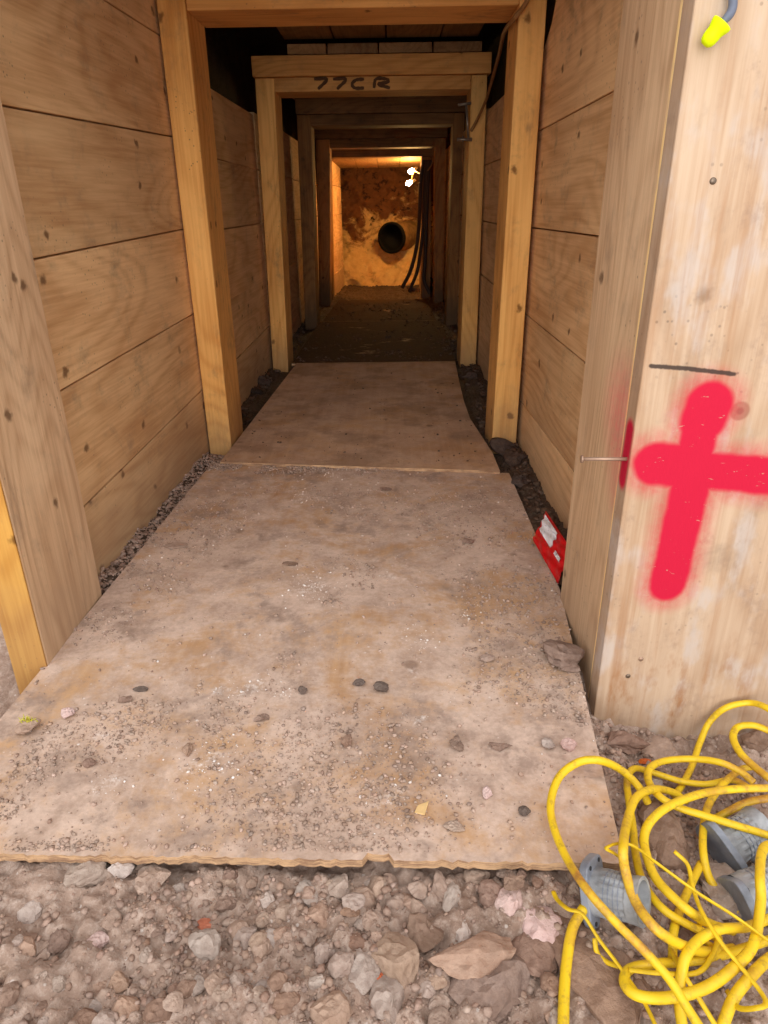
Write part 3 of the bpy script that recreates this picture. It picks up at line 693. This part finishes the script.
for (a,b) in zip(RS[:-1], RS[1:]): plank('r', 1.66, 3.08, .565, .565, a[0], a[1], b[0], b[1], wr)
# top right plank with its split far corner
mb = MB(); yb = [(1.66,1.26),(3.08,1.249),(3.08,1.50),(2.93,1.575),(2.86,1.66),(2.8,1.93),(1.66,1.93)]
n = len(yb); mb.add([(.565,y,z) for y,z in yb]+[(.615,y,z) for y,z in yb], [tuple(range(n)), tuple(reversed(range(n,2*n)))]+[(i,n+i,n+(i+1)%n,(i+1)%n) for i in range(n)])
mb.build('lagging_plank', M['wall'], wr, bevel=.0035)['label'] = 'top plank with a split corner'
for (Y0,Y1,top) in ((3.10,4.80,1.50),(4.82,6.48,1.52),(6.50,8.45,1.52)):
    for side, x, par in (('l',-.842,wl),('r',.572,wr)):
        z = [-.12]+[q+jr.uniform(-.012,.012) for q in (.235,.56,.89,1.20)]+[top]
        for a, b in zip(z[:-1], z[1:]): plank(side, Y0, Y1, x, x, a, a+jr.uniform(-.008,.008), b, b+jr.uniform(-.004,.004), par)
def roof(Y0, Y1, z, par, xs):
    for a, b in zip(xs[:-1], xs[1:]):
        mb = MB(); mb.box(a+.004, b-.004, Y0, Y1, z, z+.05); mb.build('roof_plank', M['roofw'], par, bevel=.004)
roof(1.36, 3.06, 1.80, ce, [-.86,-.55,-.24,.05,.34,.62])
roof(3.08, 4.72, 1.865, ce, [-.62,-.33,-.03,.28,.50])
roof(4.67, 6.42, 1.785, ce, [-.60,-.37,-.075,.235,.52])
roof(6.36, 7.98, 1.775, ce, [-.80,-.5,-.2,.1,.35,.56])
roof(7.95, 8.68, 1.715, ce, [-.84,-.5,-.2,.1,.35,.56])
for side, xa, xb, par in (('l',-.712,-.680,wl),('r',.338,.362,wr)):
    z = [-.12,.22,.55,.88,1.20,1.50]
    for a, b_ in zip(z[:-1], z[1:]): plank(side, 8.74, 10.05, xa, xb, a, a, b_, b_, par, th=.04)
for a, b_ in zip([-.72,-.45,-.18,.09,.37][:-1], [-.72,-.45,-.18,.09,.37][1:]):
    mb = MB(); mb.hexa([(a+.003,8.74,1.470),(b_-.003,8.74,1.470),(b_-.003,10.05,1.425),(a+.003,10.05,1.425),(a+.003,8.74,1.51),(b_-.003,8.74,1.51),(b_-.003,10.05,1.465),(a+.003,10.05,1.465)])
    mb.build('roof_plank', M['roofw'], ce, bevel=.003)
# clay face of the far pit
xx, zz = np.meshgrid(np.linspace(-1.06,.86,110), np.linspace(-.15,2.2,130))
yy = 9.95+0.65*sstep(-.1,.85,zz)+.25*sstep(.8,1.8,zz)+.16*(vn(xx,zz,2.3,1)-.5)+.10*(vn(xx,zz,6,2)-.5)+.06*(vn(xx,zz,15,3)-.5)+.03*(vn(xx,zz,36,4)-.5)
cf = grid_obj('wall_back', xx, yy, zz, M['clay']); cf['kind'] = 'structure'

# ------------------------------------------------------------------ timber frames
def post(par, x0b, x1b, x0t, x1t, Y0, Y1, zb, zt, name='post', mat='post'):
    mb = MB(); mb.hexa([(x0b,Y0,zb),(x1b,Y0,zb),(x1b,Y1,zb),(x0b,Y1,zb),(x0t,Y0,zt),(x1t,Y0,zt),(x1t,Y1,zt),(x0t,Y1,zt)])
    return mb.build(name, M[mat], par, bevel=.005)
def beam(par, name, x0, x1, Y0, Y1, z0, z1, mat='head'):
    mb = MB(); mb.box(x0, x1, Y0, Y1, z0, z1); return mb.build(name, M[mat], par, bevel=.005)
def frame(Y, lab): return empty('timber_frame', (-.13, Y, -.06), lab, 'timber frame', 'timber support frames of the tunnel')
f1 = frame(2.95, 'nearest and brightest timber frame inside the tunnel, its header cut by the picture top')
post(f1, -.833,-.733,-.830,-.727, 2.95,3.22,-.14,1.79); post(f1, .437,.546,.452,.548, 2.95,3.20,-.14,1.79)
beam(f1, 'header', -.726,.451, 2.953,3.22,1.632,1.79)
f2 = frame(4.68, 'second timber frame, with a flat cap beam and black marks under it')
post(f2, -.822,-.718,-.795,-.684, 4.68,4.95,-.12,1.672); post(f2, .450,.558,.463,.554, 4.68,4.95,-.12,1.672)
beam(f2, 'cap_beam', -.806,.572, 4.66,4.95,1.676,1.780)
sp = beam(f2, 'spreader', -.688,.462, 4.684,4.95,1.602,1.674)
f3 = frame(6.35, 'third timber frame, dim, halfway down the tunnel')
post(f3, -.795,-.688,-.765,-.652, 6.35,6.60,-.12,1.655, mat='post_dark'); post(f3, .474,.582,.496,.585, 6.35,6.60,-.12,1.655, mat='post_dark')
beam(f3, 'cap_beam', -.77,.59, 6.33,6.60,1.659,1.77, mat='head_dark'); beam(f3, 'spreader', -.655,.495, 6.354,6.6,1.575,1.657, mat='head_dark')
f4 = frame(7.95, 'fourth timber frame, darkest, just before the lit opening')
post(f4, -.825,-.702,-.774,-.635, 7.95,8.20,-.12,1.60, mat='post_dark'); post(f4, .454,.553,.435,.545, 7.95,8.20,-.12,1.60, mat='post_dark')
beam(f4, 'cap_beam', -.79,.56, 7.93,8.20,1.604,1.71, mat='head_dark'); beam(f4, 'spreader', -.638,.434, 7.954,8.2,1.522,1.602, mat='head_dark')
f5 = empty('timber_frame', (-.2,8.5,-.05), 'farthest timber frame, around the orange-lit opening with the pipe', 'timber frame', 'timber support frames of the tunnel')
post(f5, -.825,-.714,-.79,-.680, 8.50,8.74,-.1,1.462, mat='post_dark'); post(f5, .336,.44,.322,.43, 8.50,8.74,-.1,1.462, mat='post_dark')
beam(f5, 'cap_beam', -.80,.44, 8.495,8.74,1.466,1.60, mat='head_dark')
# black sprayed signs on the second frame's spreader: "77CR"
strokes = [[(314,79),(327,79),(318,89)],[(333,79),(346,79),(337,89)],[(364,79),(356,80),(352,84),(355,88),(364,88)],[(374,88),(376,79),(386,79),(388,82),(378,84),(390,88)]]
for st in strokes:
    mb = MB(); pts_ = [UY(x, y, 4.681) for x, y in st]
    mb.tube([(q[0], 4.6835, q[2]) for q in spline(pts_, 5)], [.007+.004*((k*7)%5)/5 for k in range(60)], 8, flat=.18, upref=(0,1,0)); o = mb.build('sprayed_mark', M['black'], sp, smooth=True); o['label'] = 'black sprayed character'

# portal
pl = empty('portal_post', (-.88,1.5,-.1), 'left portal timber at the tunnel mouth with a fresh yellow front edge', 'portal post')
post(pl, -.915,-.832,-.905,-.826, 1.348,1.685,-.24,1.66, 'timber', 'portal')
mb = MB(); mb.hexa([(-.917,1.343,-.24),(-.833,1.343,-.24),(-.833,1.349,-.24),(-.917,1.349,-.24),(-.907,1.343,1.66),(-.827,1.343,1.66),(-.827,1.349,1.66),(-.907,1.349,1.66)])
mb.build('front_edge', M['fresh'], pl, bevel=.002)['label'] = 'fresh yellow sawn edge'
pr = empty('portal_post', (.5,1.5,-.15), 'right portal post behind the red-marked board, faint pink overspray on it', 'portal post')
post(pr, .456,.64,.453,.64, 1.304,1.652,-.22,1.66, 'timber', 'portal_red').modifiers['bevel'].width = .009
ph = beam(None, 'portal_header', -.915,.79, 1.35,1.66,1.662,1.79, 'portal'); tag(ph, 'portal header timber across the tunnel mouth above the picture', 'beam')
fb = empty('front_board', (1.0,1.27,-.22), 'wide board right of the tunnel mouth sprayed with a red cross mark', 'board')
mb = MB(); mb.box(.449,1.75,1.245,1.298,-.22,1.85); mb.build('board', M['face'], fb, bevel=.003)
for px, py, c in ((713,181,'screw'),(641,659,'nail'),(628,676,'screw')):
    q = UY(px, py, 1.245); mb = MB(); mb.lathe([(0.0001,.0035),(.0035,.0035),(.0055,.002),(.0062,-.002),(.0062,-.006)], (q[0],1.246,q[2]), (0,-1,0), 14); mb.build('screw', M[c], fb, smooth=True)
q = UY(628,459,1.262); a = UY(581,459,1.262); mb = MB()
d = (a-q)/np.linalg.norm(a-q); L = np.linalg.norm(a-q)
nl = empty('nail', tuple(q), 'bent-free steel nail sticking out sideways from the red-marked board edge', 'nail'); nl['label'] = 'long steel nail sticking out sideways beside the red cross'
mb.tube([q-d*.02, q+d*(L-.002)], .0038, 12); mb.build('shank', M['nail'], nl, smooth=True)
mb = MB(); mb.lathe([(0.0001,0),(.0078,0),(.0078,.0028),(0.0001,.0034)], q+d*(L-.003), d, 16); mb.build('nail_head', M['nail'], nl, smooth=True)

# ------------------------------------------------------------------ ear plug on a cord
ep = empty('earplug', tuple(UY(712,35,1.226)), 'neon yellow foam earplug hanging on a grey cord at top right', 'earplug')
a = UY(706,43,1.226); b = UY(719,27,1.222); d = b-a; d /= np.linalg.norm(d); mb = MB()
mb.lathe([(0.0002,-.004),(.0060,-.003),(.0095,.000),(.0112,.005),(.0118,.011),(.0120,.017),(.0140,.022),(.0158,.027),(.0155,.030),(0.0002,.0315)], a, d, 28); mb.build('plug', M['plug'], ep, smooth=True)
mb = MB(); c1 = spline([b, UY(724,21,1.222), UY(731,12,1.226), UY(733,0,1.230), UY(730,-25,1.236), UY(726,-50,1.240)], 8)
mb.tube(c1, [.003+.0035*min(1,i/12) for i in range(len(c1))], 10); mb.build('cord', M['plugcord'], ep, smooth=True)

# ------------------------------------------------------------------ red wrapper
def patch(P00,P10,P01,P11, u0,u1,v0,v1, puff, off, n=22, crumple=.007, seed=0):
    P00,P10,P01,P11 = map(np.array, (P00,P10,P01,P11)); nn = np.cross(P10-P00, P01-P00); nn = nn/np.linalg.norm(nn); mb = MB(); idx = {}
    rings = []
    for side in (0,1):
        for i in range(n+1):
            for j in range(n+1):
                u = u0+(u1-u0)*i/n; v = v0+(v1-v0)*j/n
                p = P00*(1-u)*(1-v)+P10*u*(1-v)+P01*(1-u)*v+P11*u*v
                w = (4*u*(1-u)*4*v*(1-v))**.5 if puff else 0
                cr = crumple*(math.sin(u*19+v*7)+math.sin(v*23-u*11)+.6*math.sin(u*41+v*33))*.4
                h = puff*w + cr+off if side == 0 else (-puff*w*.6+cr+off-.0012)
                mb.v.append(tuple(p+nn*h))
    N1 = n+1; B = N1*N1
    for i in range(n):
        for j in range(n):
            a = i*N1+j; mb.f.append((a,a+N1,a+N1+1,a+1)); mb.f.append((B+a,B+a+1,B+a+N1+1,B+a+N1))
    for k in range(n):
        for a, b in ((k*N1,(k+1)*N1),((k+1)*N1+n,k*N1+n),(k+1,k),(n*N1+k,n*N1+k+1)): mb.f.append((a,b,B+b,B+a))
    return mb
W = [UZ(533,540,.010), UZ(558,584,.006), UX(546,511,.505), UX(571,549,.512)]
wp = empty('wrapper', tuple(UX(546,560,.49)), 'crumpled red packet with a white label wedged beside the right wall', 'wrapper')
patch(W[0],W[1],W[2],W[3],0,1,0,1,.010,0).build('foil_packet', M['red'], wp, smooth=True)
patch(W[0],W[1],W[2],W[3],.12,.60,.40,.90,0,.0125).build('label_patch', M['label'], wp, smooth=True)
patch(W[0],W[1],W[2],W[3],.70,.92,.40,.52,0,.0115).build('label_strip', M['label'], wp, smooth=True)

# ------------------------------------------------------------------ string light: yellow cable coil with grey plastic cages
sl = empty('string_light', (.62,.95,-.1), 'tangled coil of yellow string-light cable with grey plastic cages on the rubble', 'string light')
def cpt(cx, cy): return (518+cx/2.976, 680+cy/2.976)
def lay(pts, off, n=9):
    """cable laid over the rubble: each traced point gets the height of what lies under it plus its layer"""
    px = [cpt(*p[:2]) for p in pts]; zs = []
    for i, (x, y) in enumerate(px):
        z = 0.0
        for _ in range(6):
            q = UZ(x, y, z); z = float(surf(q[0], q[1])) + (pts[i][2] if len(pts[i]) > 2 else off)
        zs.append(z)
    for _ in range(2): zs = [max(zs[i], .5*zs[i]+.25*(zs[max(i-1,0)]+zs[min(i+1,len(zs)-1)])) for i in range(len(zs))]
    P = []
    for (x, y), z in zip(px, zs):
        q = UZ(x, y, z)
        if q[1] > 1.225: q = UY(x, y, 1.225)
        P.append(q)
    return spline(P, n)
CAB = [
 ([(398,388,.02),(362,322,.035),(310,270,.04),(245,240,.04),(180,245,.04),(122,290,.035),(97,370,.03),(110,450,.03),(150,540,.06),(210,630,.10),(290,720,.10),(380,810,.09),(450,890,.08),(500,970,.07),(545,1040,.06)], .0086),
 ([(500,360,.02),(462,335,.04),(405,325,.06),(352,350,.06),(325,420,.06),(313,500,.075),(320,570,.085),(350,660,.085),(410,740,.075),(490,790,.05),(570,810,.03),(640,800,.015)], .0088),
 ([(790,325,.10),(744,322,.10),(640,325,.10),(540,340,.095),(450,375,.085),(395,420,.07),(375,470,.06),(385,530,.055),(410,590,.05),(460,645,.045),(520,695,.04),(580,730,.03),(640,745,.02)], .0088),
 ([(790,480,.07),(744,462,.07),(640,430,.08),(560,405,.075),(480,380,.06),(420,345,.05),(388,300,.05),(395,260,.05),(440,240,.05),(520,235,.055),(600,245,.06),(660,272,.06),(702,305,.05)], .0086),
 ([(800,130,.09),(744,85,.10),(690,68,.10),(620,82,.085),(570,125,.06),(540,190,.035),(520,250,.02),(490,310,.012),(465,345,.012)], .0088),
 ([(790,170,.05),(744,150,.06),(700,135,.07),(655,140,.075),(640,170,.075),(660,215,.07),(700,255,.065),(744,290,.06),(800,330,.05)], .0090),
 ([(700,330,.03),(640,298,.02),(560,310,.015),(480,300,.015),(400,275,.02),(345,264,.03),(325,300,.025),(330,360,.02),(342,440,.02),(350,520,.025),(372,600,.03),(430,680,.03),(520,735,.025),(600,770,.015)], .0080),
 ([(700,258,.03),(660,268,.03),(610,310,.045),(568,370,.05),(552,440,.05),(552,520,.04),(572,595,.03),(618,650,.015),(660,690,.012)], .0080),
 ([(790,500,.08),(744,492,.09),(724,520,.10),(720,590,.10),(722,660,.085),(703,780,.07),(650,850,.05),(560,915,.045),(450,945,.045),(360,940,.04),(318,905,.03),(330,862,.02),(400,845,.018),(500,838,.018),(600,820,.02),(744,775,.02),(800,755,.02)], .0091),
 ([(800,695,.05),(744,712,.05),(680,735,.055),(600,742,.06),(540,772,.06),(500,822,.06),(485,885,.05),(480,960,.03),(492,1050,.015)], .0088),
 ([(800,800,.05),(744,832,.05),(690,885,.05),(640,950,.045),(605,1040,.04)], .0091),
 ([(196,678,.035),(162,740,.02),(146,830,.012),(138,920,.012),(134,1045,.012)], .0091),
 ([(545,545,.02),(500,640,.02),(465,740,.018),(460,830,.015)], .0078),
 ([(790,345,.05),(744,352,.05),(680,365,.045),(620,395,.04),(575,420,.02)], .0086),
 ([(640,580,.012),(690,610,.02),(744,640,.02)], .0080),
]
for pts_, rr in CAB:
    mb = MB(); mb.tube(lay(pts_, .02), rr*.88, 12, flat=.86); mb.build('cable', M['cable'], sl, smooth=True)
WIR = [
 [(300,525,.07),(280,512,.085),(262,500,.10),(300,486,.10),(345,495,.10),(420,550,.09),(530,630,.09),(640,700,.085),(744,775,.08),(800,815,.08)],
 [(105,630,.02),(118,655,.02),(150,682,.045),(192,697,.05),(240,770,.02),(300,850,.02),(370,950,.03),(415,1040,.03)],
 [(228,768,.012),(235,810,.01),(262,838,.01),(300,852,.018)],
 [(465,510,.08),(505,550,.075),(520,615,.07),(545,685,.06),(600,775,.06),(660,850,.06),(720,925,.06),(738,962,.06),(715,975,.06),(655,975,.05),(622,925,.04)],
 [(545,690,.03),(540,745,.03),(560,780,.02),(600,800,.02)],
 [(330,862,.03),(420,872,.03),(530,872,.03),(575,825,.03),(598,765,.03)],
 [(452,800,.03),(490,870,.04),(540,950,.04),(595,1040,.04)],
]
tw = empty('tie_wire', (.6,.9,-.08), 'thin flat yellow wires tangled through the cable coil, one with a hooked tip', 'wire')
for pts_ in WIR:
    mb = MB(); mb.tube(lay(pts_, .03, 6), .0040, 8, flat=.6); mb.build('wire_strand', M['wire'], tw, smooth=True)
def cage(c, axis, up, label, L=.07, r0=.036, r1=.031, plate=(.052,.036), two=False):
    c = np.array(c); ax = np.array(axis, float); ax /= np.linalg.norm(ax); u = np.array(up, float); u -= ax*(u@ax); u /= np.linalg.norm(u); v = np.cross(ax, u)
    mb = MB(); n = 64; prof = [(r0,0),(r0*.99,.012),(r0*.97,.02),(r1*1.02,L*.72),(r1*1.1,L*.75),(r1*1.16,L),(r1*.98,L),(r1*.9,L*.7),(r1*.86,L*.3)]
    b = len(mb.v)
    for i, (rr, h) in enumerate(prof):
        for k in range(n):
            q = 2*math.pi*k/n; rb = rr*(1+(.045 if (k % 4) < 2 and 2 <= i <= 3 else 0))
            mb.v.append(tuple(c+ax*h+(u*math.cos(q)+v*math.sin(q))*rb))
    for i in range(len(prof)-1):
        for k in range(n): mb.f.append((b+i*n+k,b+i*n+(k+1)%n,b+(i+1)*n+(k+1)%n,b+(i+1)*n+k))
    body = mb.build('lamp_cage', M['cage_body'], sl, smooth=False); body['label'] = label
    for k in range(4):   # ring ribs round the basket
        h = L*(.32+.1*k); rr = np.interp(h, [0,L*.72], [r0,r1])*1.03
        m2 = MB(); m2.lathe([(rr-.001,h-.0009),(rr+.0014,h-.0009),(rr+.0014,h+.0009),(rr-.001,h+.0009)], c, ax, 40, closed=True); m2.build('ring_rib', M['cage'], body)
    m2 = MB(); A, Bh = plate; pr_ = []
    for k in range(40):
        q = 2*math.pi*k/40; cu = math.copysign(abs(math.cos(q))**.45, math.cos(q))*A; cv = math.copysign(abs(math.sin(q))**.6, math.sin(q))*Bh; pr_.append((cu, cv))
    lo_ = [tuple(c+u*p_[0]+v*p_[1]-ax*.012) for p_ in pr_]; hi_ = [tuple(c+u*p_[0]+v*p_[1]+ax*.002) for p_ in pr_]
    m2.add(lo_+hi_, [tuple(reversed(range(40))), tuple(range(40,80))]+[(k,(k+1)%40,40+(k+1)%40,40+k) for k in range(40)])
    pl_ = m2.build('flange', M['cage'], body, bevel=.002)
    for s in (-1,1):
        for t in (-1,1):
            m2 = MB(); m2.lathe([(0.0001,.0034),(.0034,.0034),(.0034,-.002)], c+u*(A*.82*s)+v*(Bh*.5*t), ax, 14); m2.build('screw_hole', M['cagein'], body)
    m2 = MB(); m2.lathe([(0.0001,L*.66),(r1*.82,L*.66),(r1*.82,L*.2)], c, ax, 28); m2.build('socket', M['cagein'], body)
def at(cx, cy, dz):
    x, y = cpt(cx, cy); z = -.08
    for _ in range(5): q = UZ(x, y, z); z = float(surf(q[0],q[1]))+dz
    return UZ(x, y, z)
cage(at(232,628,.035), (.80,-.50,.34), (.42,-.60,-.55), 'grey plastic cage beside the sheet corner with its open ring facing right', L=.075)
cage(at(612,502,.035), (.86,.42,.18), (.12,-.75,-.45), 'grey plastic cage at the right behind the cable loops', L=.09)
cage(at(662,648,.040), (.85,.25,.16), (.1,-.6,.6), 'clear grey cage at the right edge, closest to the viewer', L=.085, plate=(.040,.034))
cage(at(775,520,.030), (-.75,.45,.2), (.3,.6,.6), 'grey cage at the right edge below the flanged one', L=.06)

# ------------------------------------------------------------------ things along the tunnel
mb = MB(); mb.tube(spline([UY(530,-6,2.90), UY(524,6,2.91), UY(513,20,2.93), (UY(504,33,3.30)), UY(499,55,3.7), UY(492,80,4.1), UY(486,100,4.45), UY(477,120,4.63), UY(471,131,4.66)], 8), .0085, 8)
tag(mb.build('cord', M['cordbrown'], smooth=True), 'thin brown cord running from the first frame down to the clamp on the second', 'cord')
ck = empty('clamp', tuple(UY(467,120,4.66)), 'small steel bar clamp hanging on the right post of the second frame', 'clamp')
for nm, a, b, rr in (('rod',(466,103),(468.5,140),.007),('jaw',(458,105),(471,103),.008),('jaw',(457,139.5),(472,139.5),.010),('screw_handle',(463,136),(463,142),.004)):
    mb = MB(); mb.tube([UY(*a,4.655), UY(*b,4.655)], rr, 10); mb.build(nm, M['steel'], ck, smooth=True)
# bulbs near the far frame
mb = MB(); mb.tube(spline([UY(433,146,7.9), UY(433,158,7.9), UY(431,166,8.15), UY(426,172,8.45), UY(420,173.5,8.8), UY(415,171,9.0), UY(413,174,9.0),UY(411,182,9.0)], 8), .007, 8)
tag(mb.build('lamp_cord', M['cordbrown'], smooth=True), 'lamp cord sagging from the fourth frame to the two lit bulbs', 'cord')
def bulb(px, py, lab, tilt):
    q = UY(px, py, 9.0); o = empty('light_bulb', tuple(q), lab, 'light bulb', 'lit bulbs at the far opening'); d = np.array(tilt, float); d /= np.linalg.norm(d)
    mb = MB(); mb.lathe([(0.0002,.062),(.014,.058),(.025,.046),(.029,.030),(.025,.012),(.016,-.004),(.013,-.014)], q, d, 20); mb.build('glass', M['bulb'], o, smooth=True)
    mb = MB(); mb.lathe([(.015,-.012),(.016,-.05),(.010,-.056),(0.0002,-.056)], q, d, 16); mb.build('lamp_holder', M['cagein'], o, smooth=True)
bulb(413,170,'upper of the two lit bulbs hanging at the far opening',(-.8,-.1,-.45)); bulb(411,182,'lower of the two lit bulbs hanging at the far opening',(-.8,-.1,-.35))
# pipe
c = UY(391,238,10.0); ax = np.array([.44,.9,.02]); dp = empty('drain_pipe', tuple(c), 'wide black pipe mouth sticking out of the lit clay face', 'pipe'); R = .196
mb = MB(); mb.lathe([(R*.97,.03),(R*.97,.62)], c, ax, 40); mb.build('pipe_wall', M['pipeside'], dp, smooth=True)
mb = MB(); mb.lathe([(R*.97,.05),(R*1.02,.045),(R*1.02,0),(R*.86,0),(R*.84,.05),(R*.80,.20),(.0002,.205)], c, ax, 40); mb.build('pipe_rim', M['pipe'], dp, smooth=True)['label'] = 'black open mouth'
# hoses by the right of the opening
HS = [([(424,160),(421,180),(419,225),(416,250),(410,272),(402,288)],8.42,.022,'dark hose hanging beside the pipe, leftmost, its end splayed on the floor'),
      ([(427,160),(425,180),(423,228),(420,255),(417,272),(409,292)],8.40,.020,'dark hose hanging at the right jamb of the far opening, middle one'),
      ([(430,160),(428,180),(426,230),(425,262),(424,280),(430,294)],8.36,.022,'dark hose hanging at the right jamb, nearest the fourth frame'),]
for pts_, Yh, rr, lb in HS:
    mb = MB(); P = [UY(x, y, Yh-.05*max(0,(y-260)/30)) for x, y in pts_]; mb.tube(spline(P, 8), rr, 10); tag(mb.build('hose', M['hose'], smooth=True), lb, 'hose', 'dark hoses at the far opening')
for i,(px,py,w,h,lb) in enumerate(((428,287,16,18,'dark lump of spoil at the foot of the hoses by the fourth frame'),(415,291,16,9,'low dark lump of spoil at the foot of the far opening'))):
    q = UY(px,py,8.25); stone_at(px,py,w,h,M['wetclod'],lb,name='clod',cat='clod',seed=400+i,flat=.9,cuts=4,lump=.22,on=-.03)

# ------------------------------------------------------------------ light
w = bpy.data.worlds.new('world'); scene.world = w; w.use_nodes = True; nt = w.node_tree
bg = nt.nodes['Background']; bg.inputs[0].default_value = (1.0,0.985,0.965,1); bg.inputs[1].default_value = 0.85
def sun(name, az, el, ang, st, col):
    l = bpy.data.lights.new(name, 'SUN'); l.angle = math.radians(ang); l.energy = st; l.color = col
    o = bpy.data.objects.new(name, l); COL.objects.link(o)
    d = Vector((math.sin(math.radians(az))*math.cos(math.radians(el)), math.cos(math.radians(az))*math.cos(math.radians(el)), -math.sin(math.radians(el))))
    o.rotation_euler = d.to_track_quat('-Z','Y').to_euler()
sun('low_sky_fill', 1, 10, 45, 1.5, (1.0,.97,.93))  # soft fill lamp added to carry sky light down to the deeper frames
sun('wide_sky_fill', 0, 16, 120, 1.2, (1.0,.98,.95))  # broad fill lamp added to brighten the plank walls inside the mouth
sun('hazy_sun', -12, 66, 60, 0.6, (1.0,.98,.95))
scene.cycles.use_denoising = True
scene.cycles.max_bounces = 8; scene.cycles.diffuse_bounces = 6
vs = scene.view_settings
scene.display_settings.display_device = 'sRGB'
vs.view_transform = 'Standard'; vs.look = 'None'; vs.gamma = 1.0; vs.use_curve_mapping = False; vs.exposure = 0.25
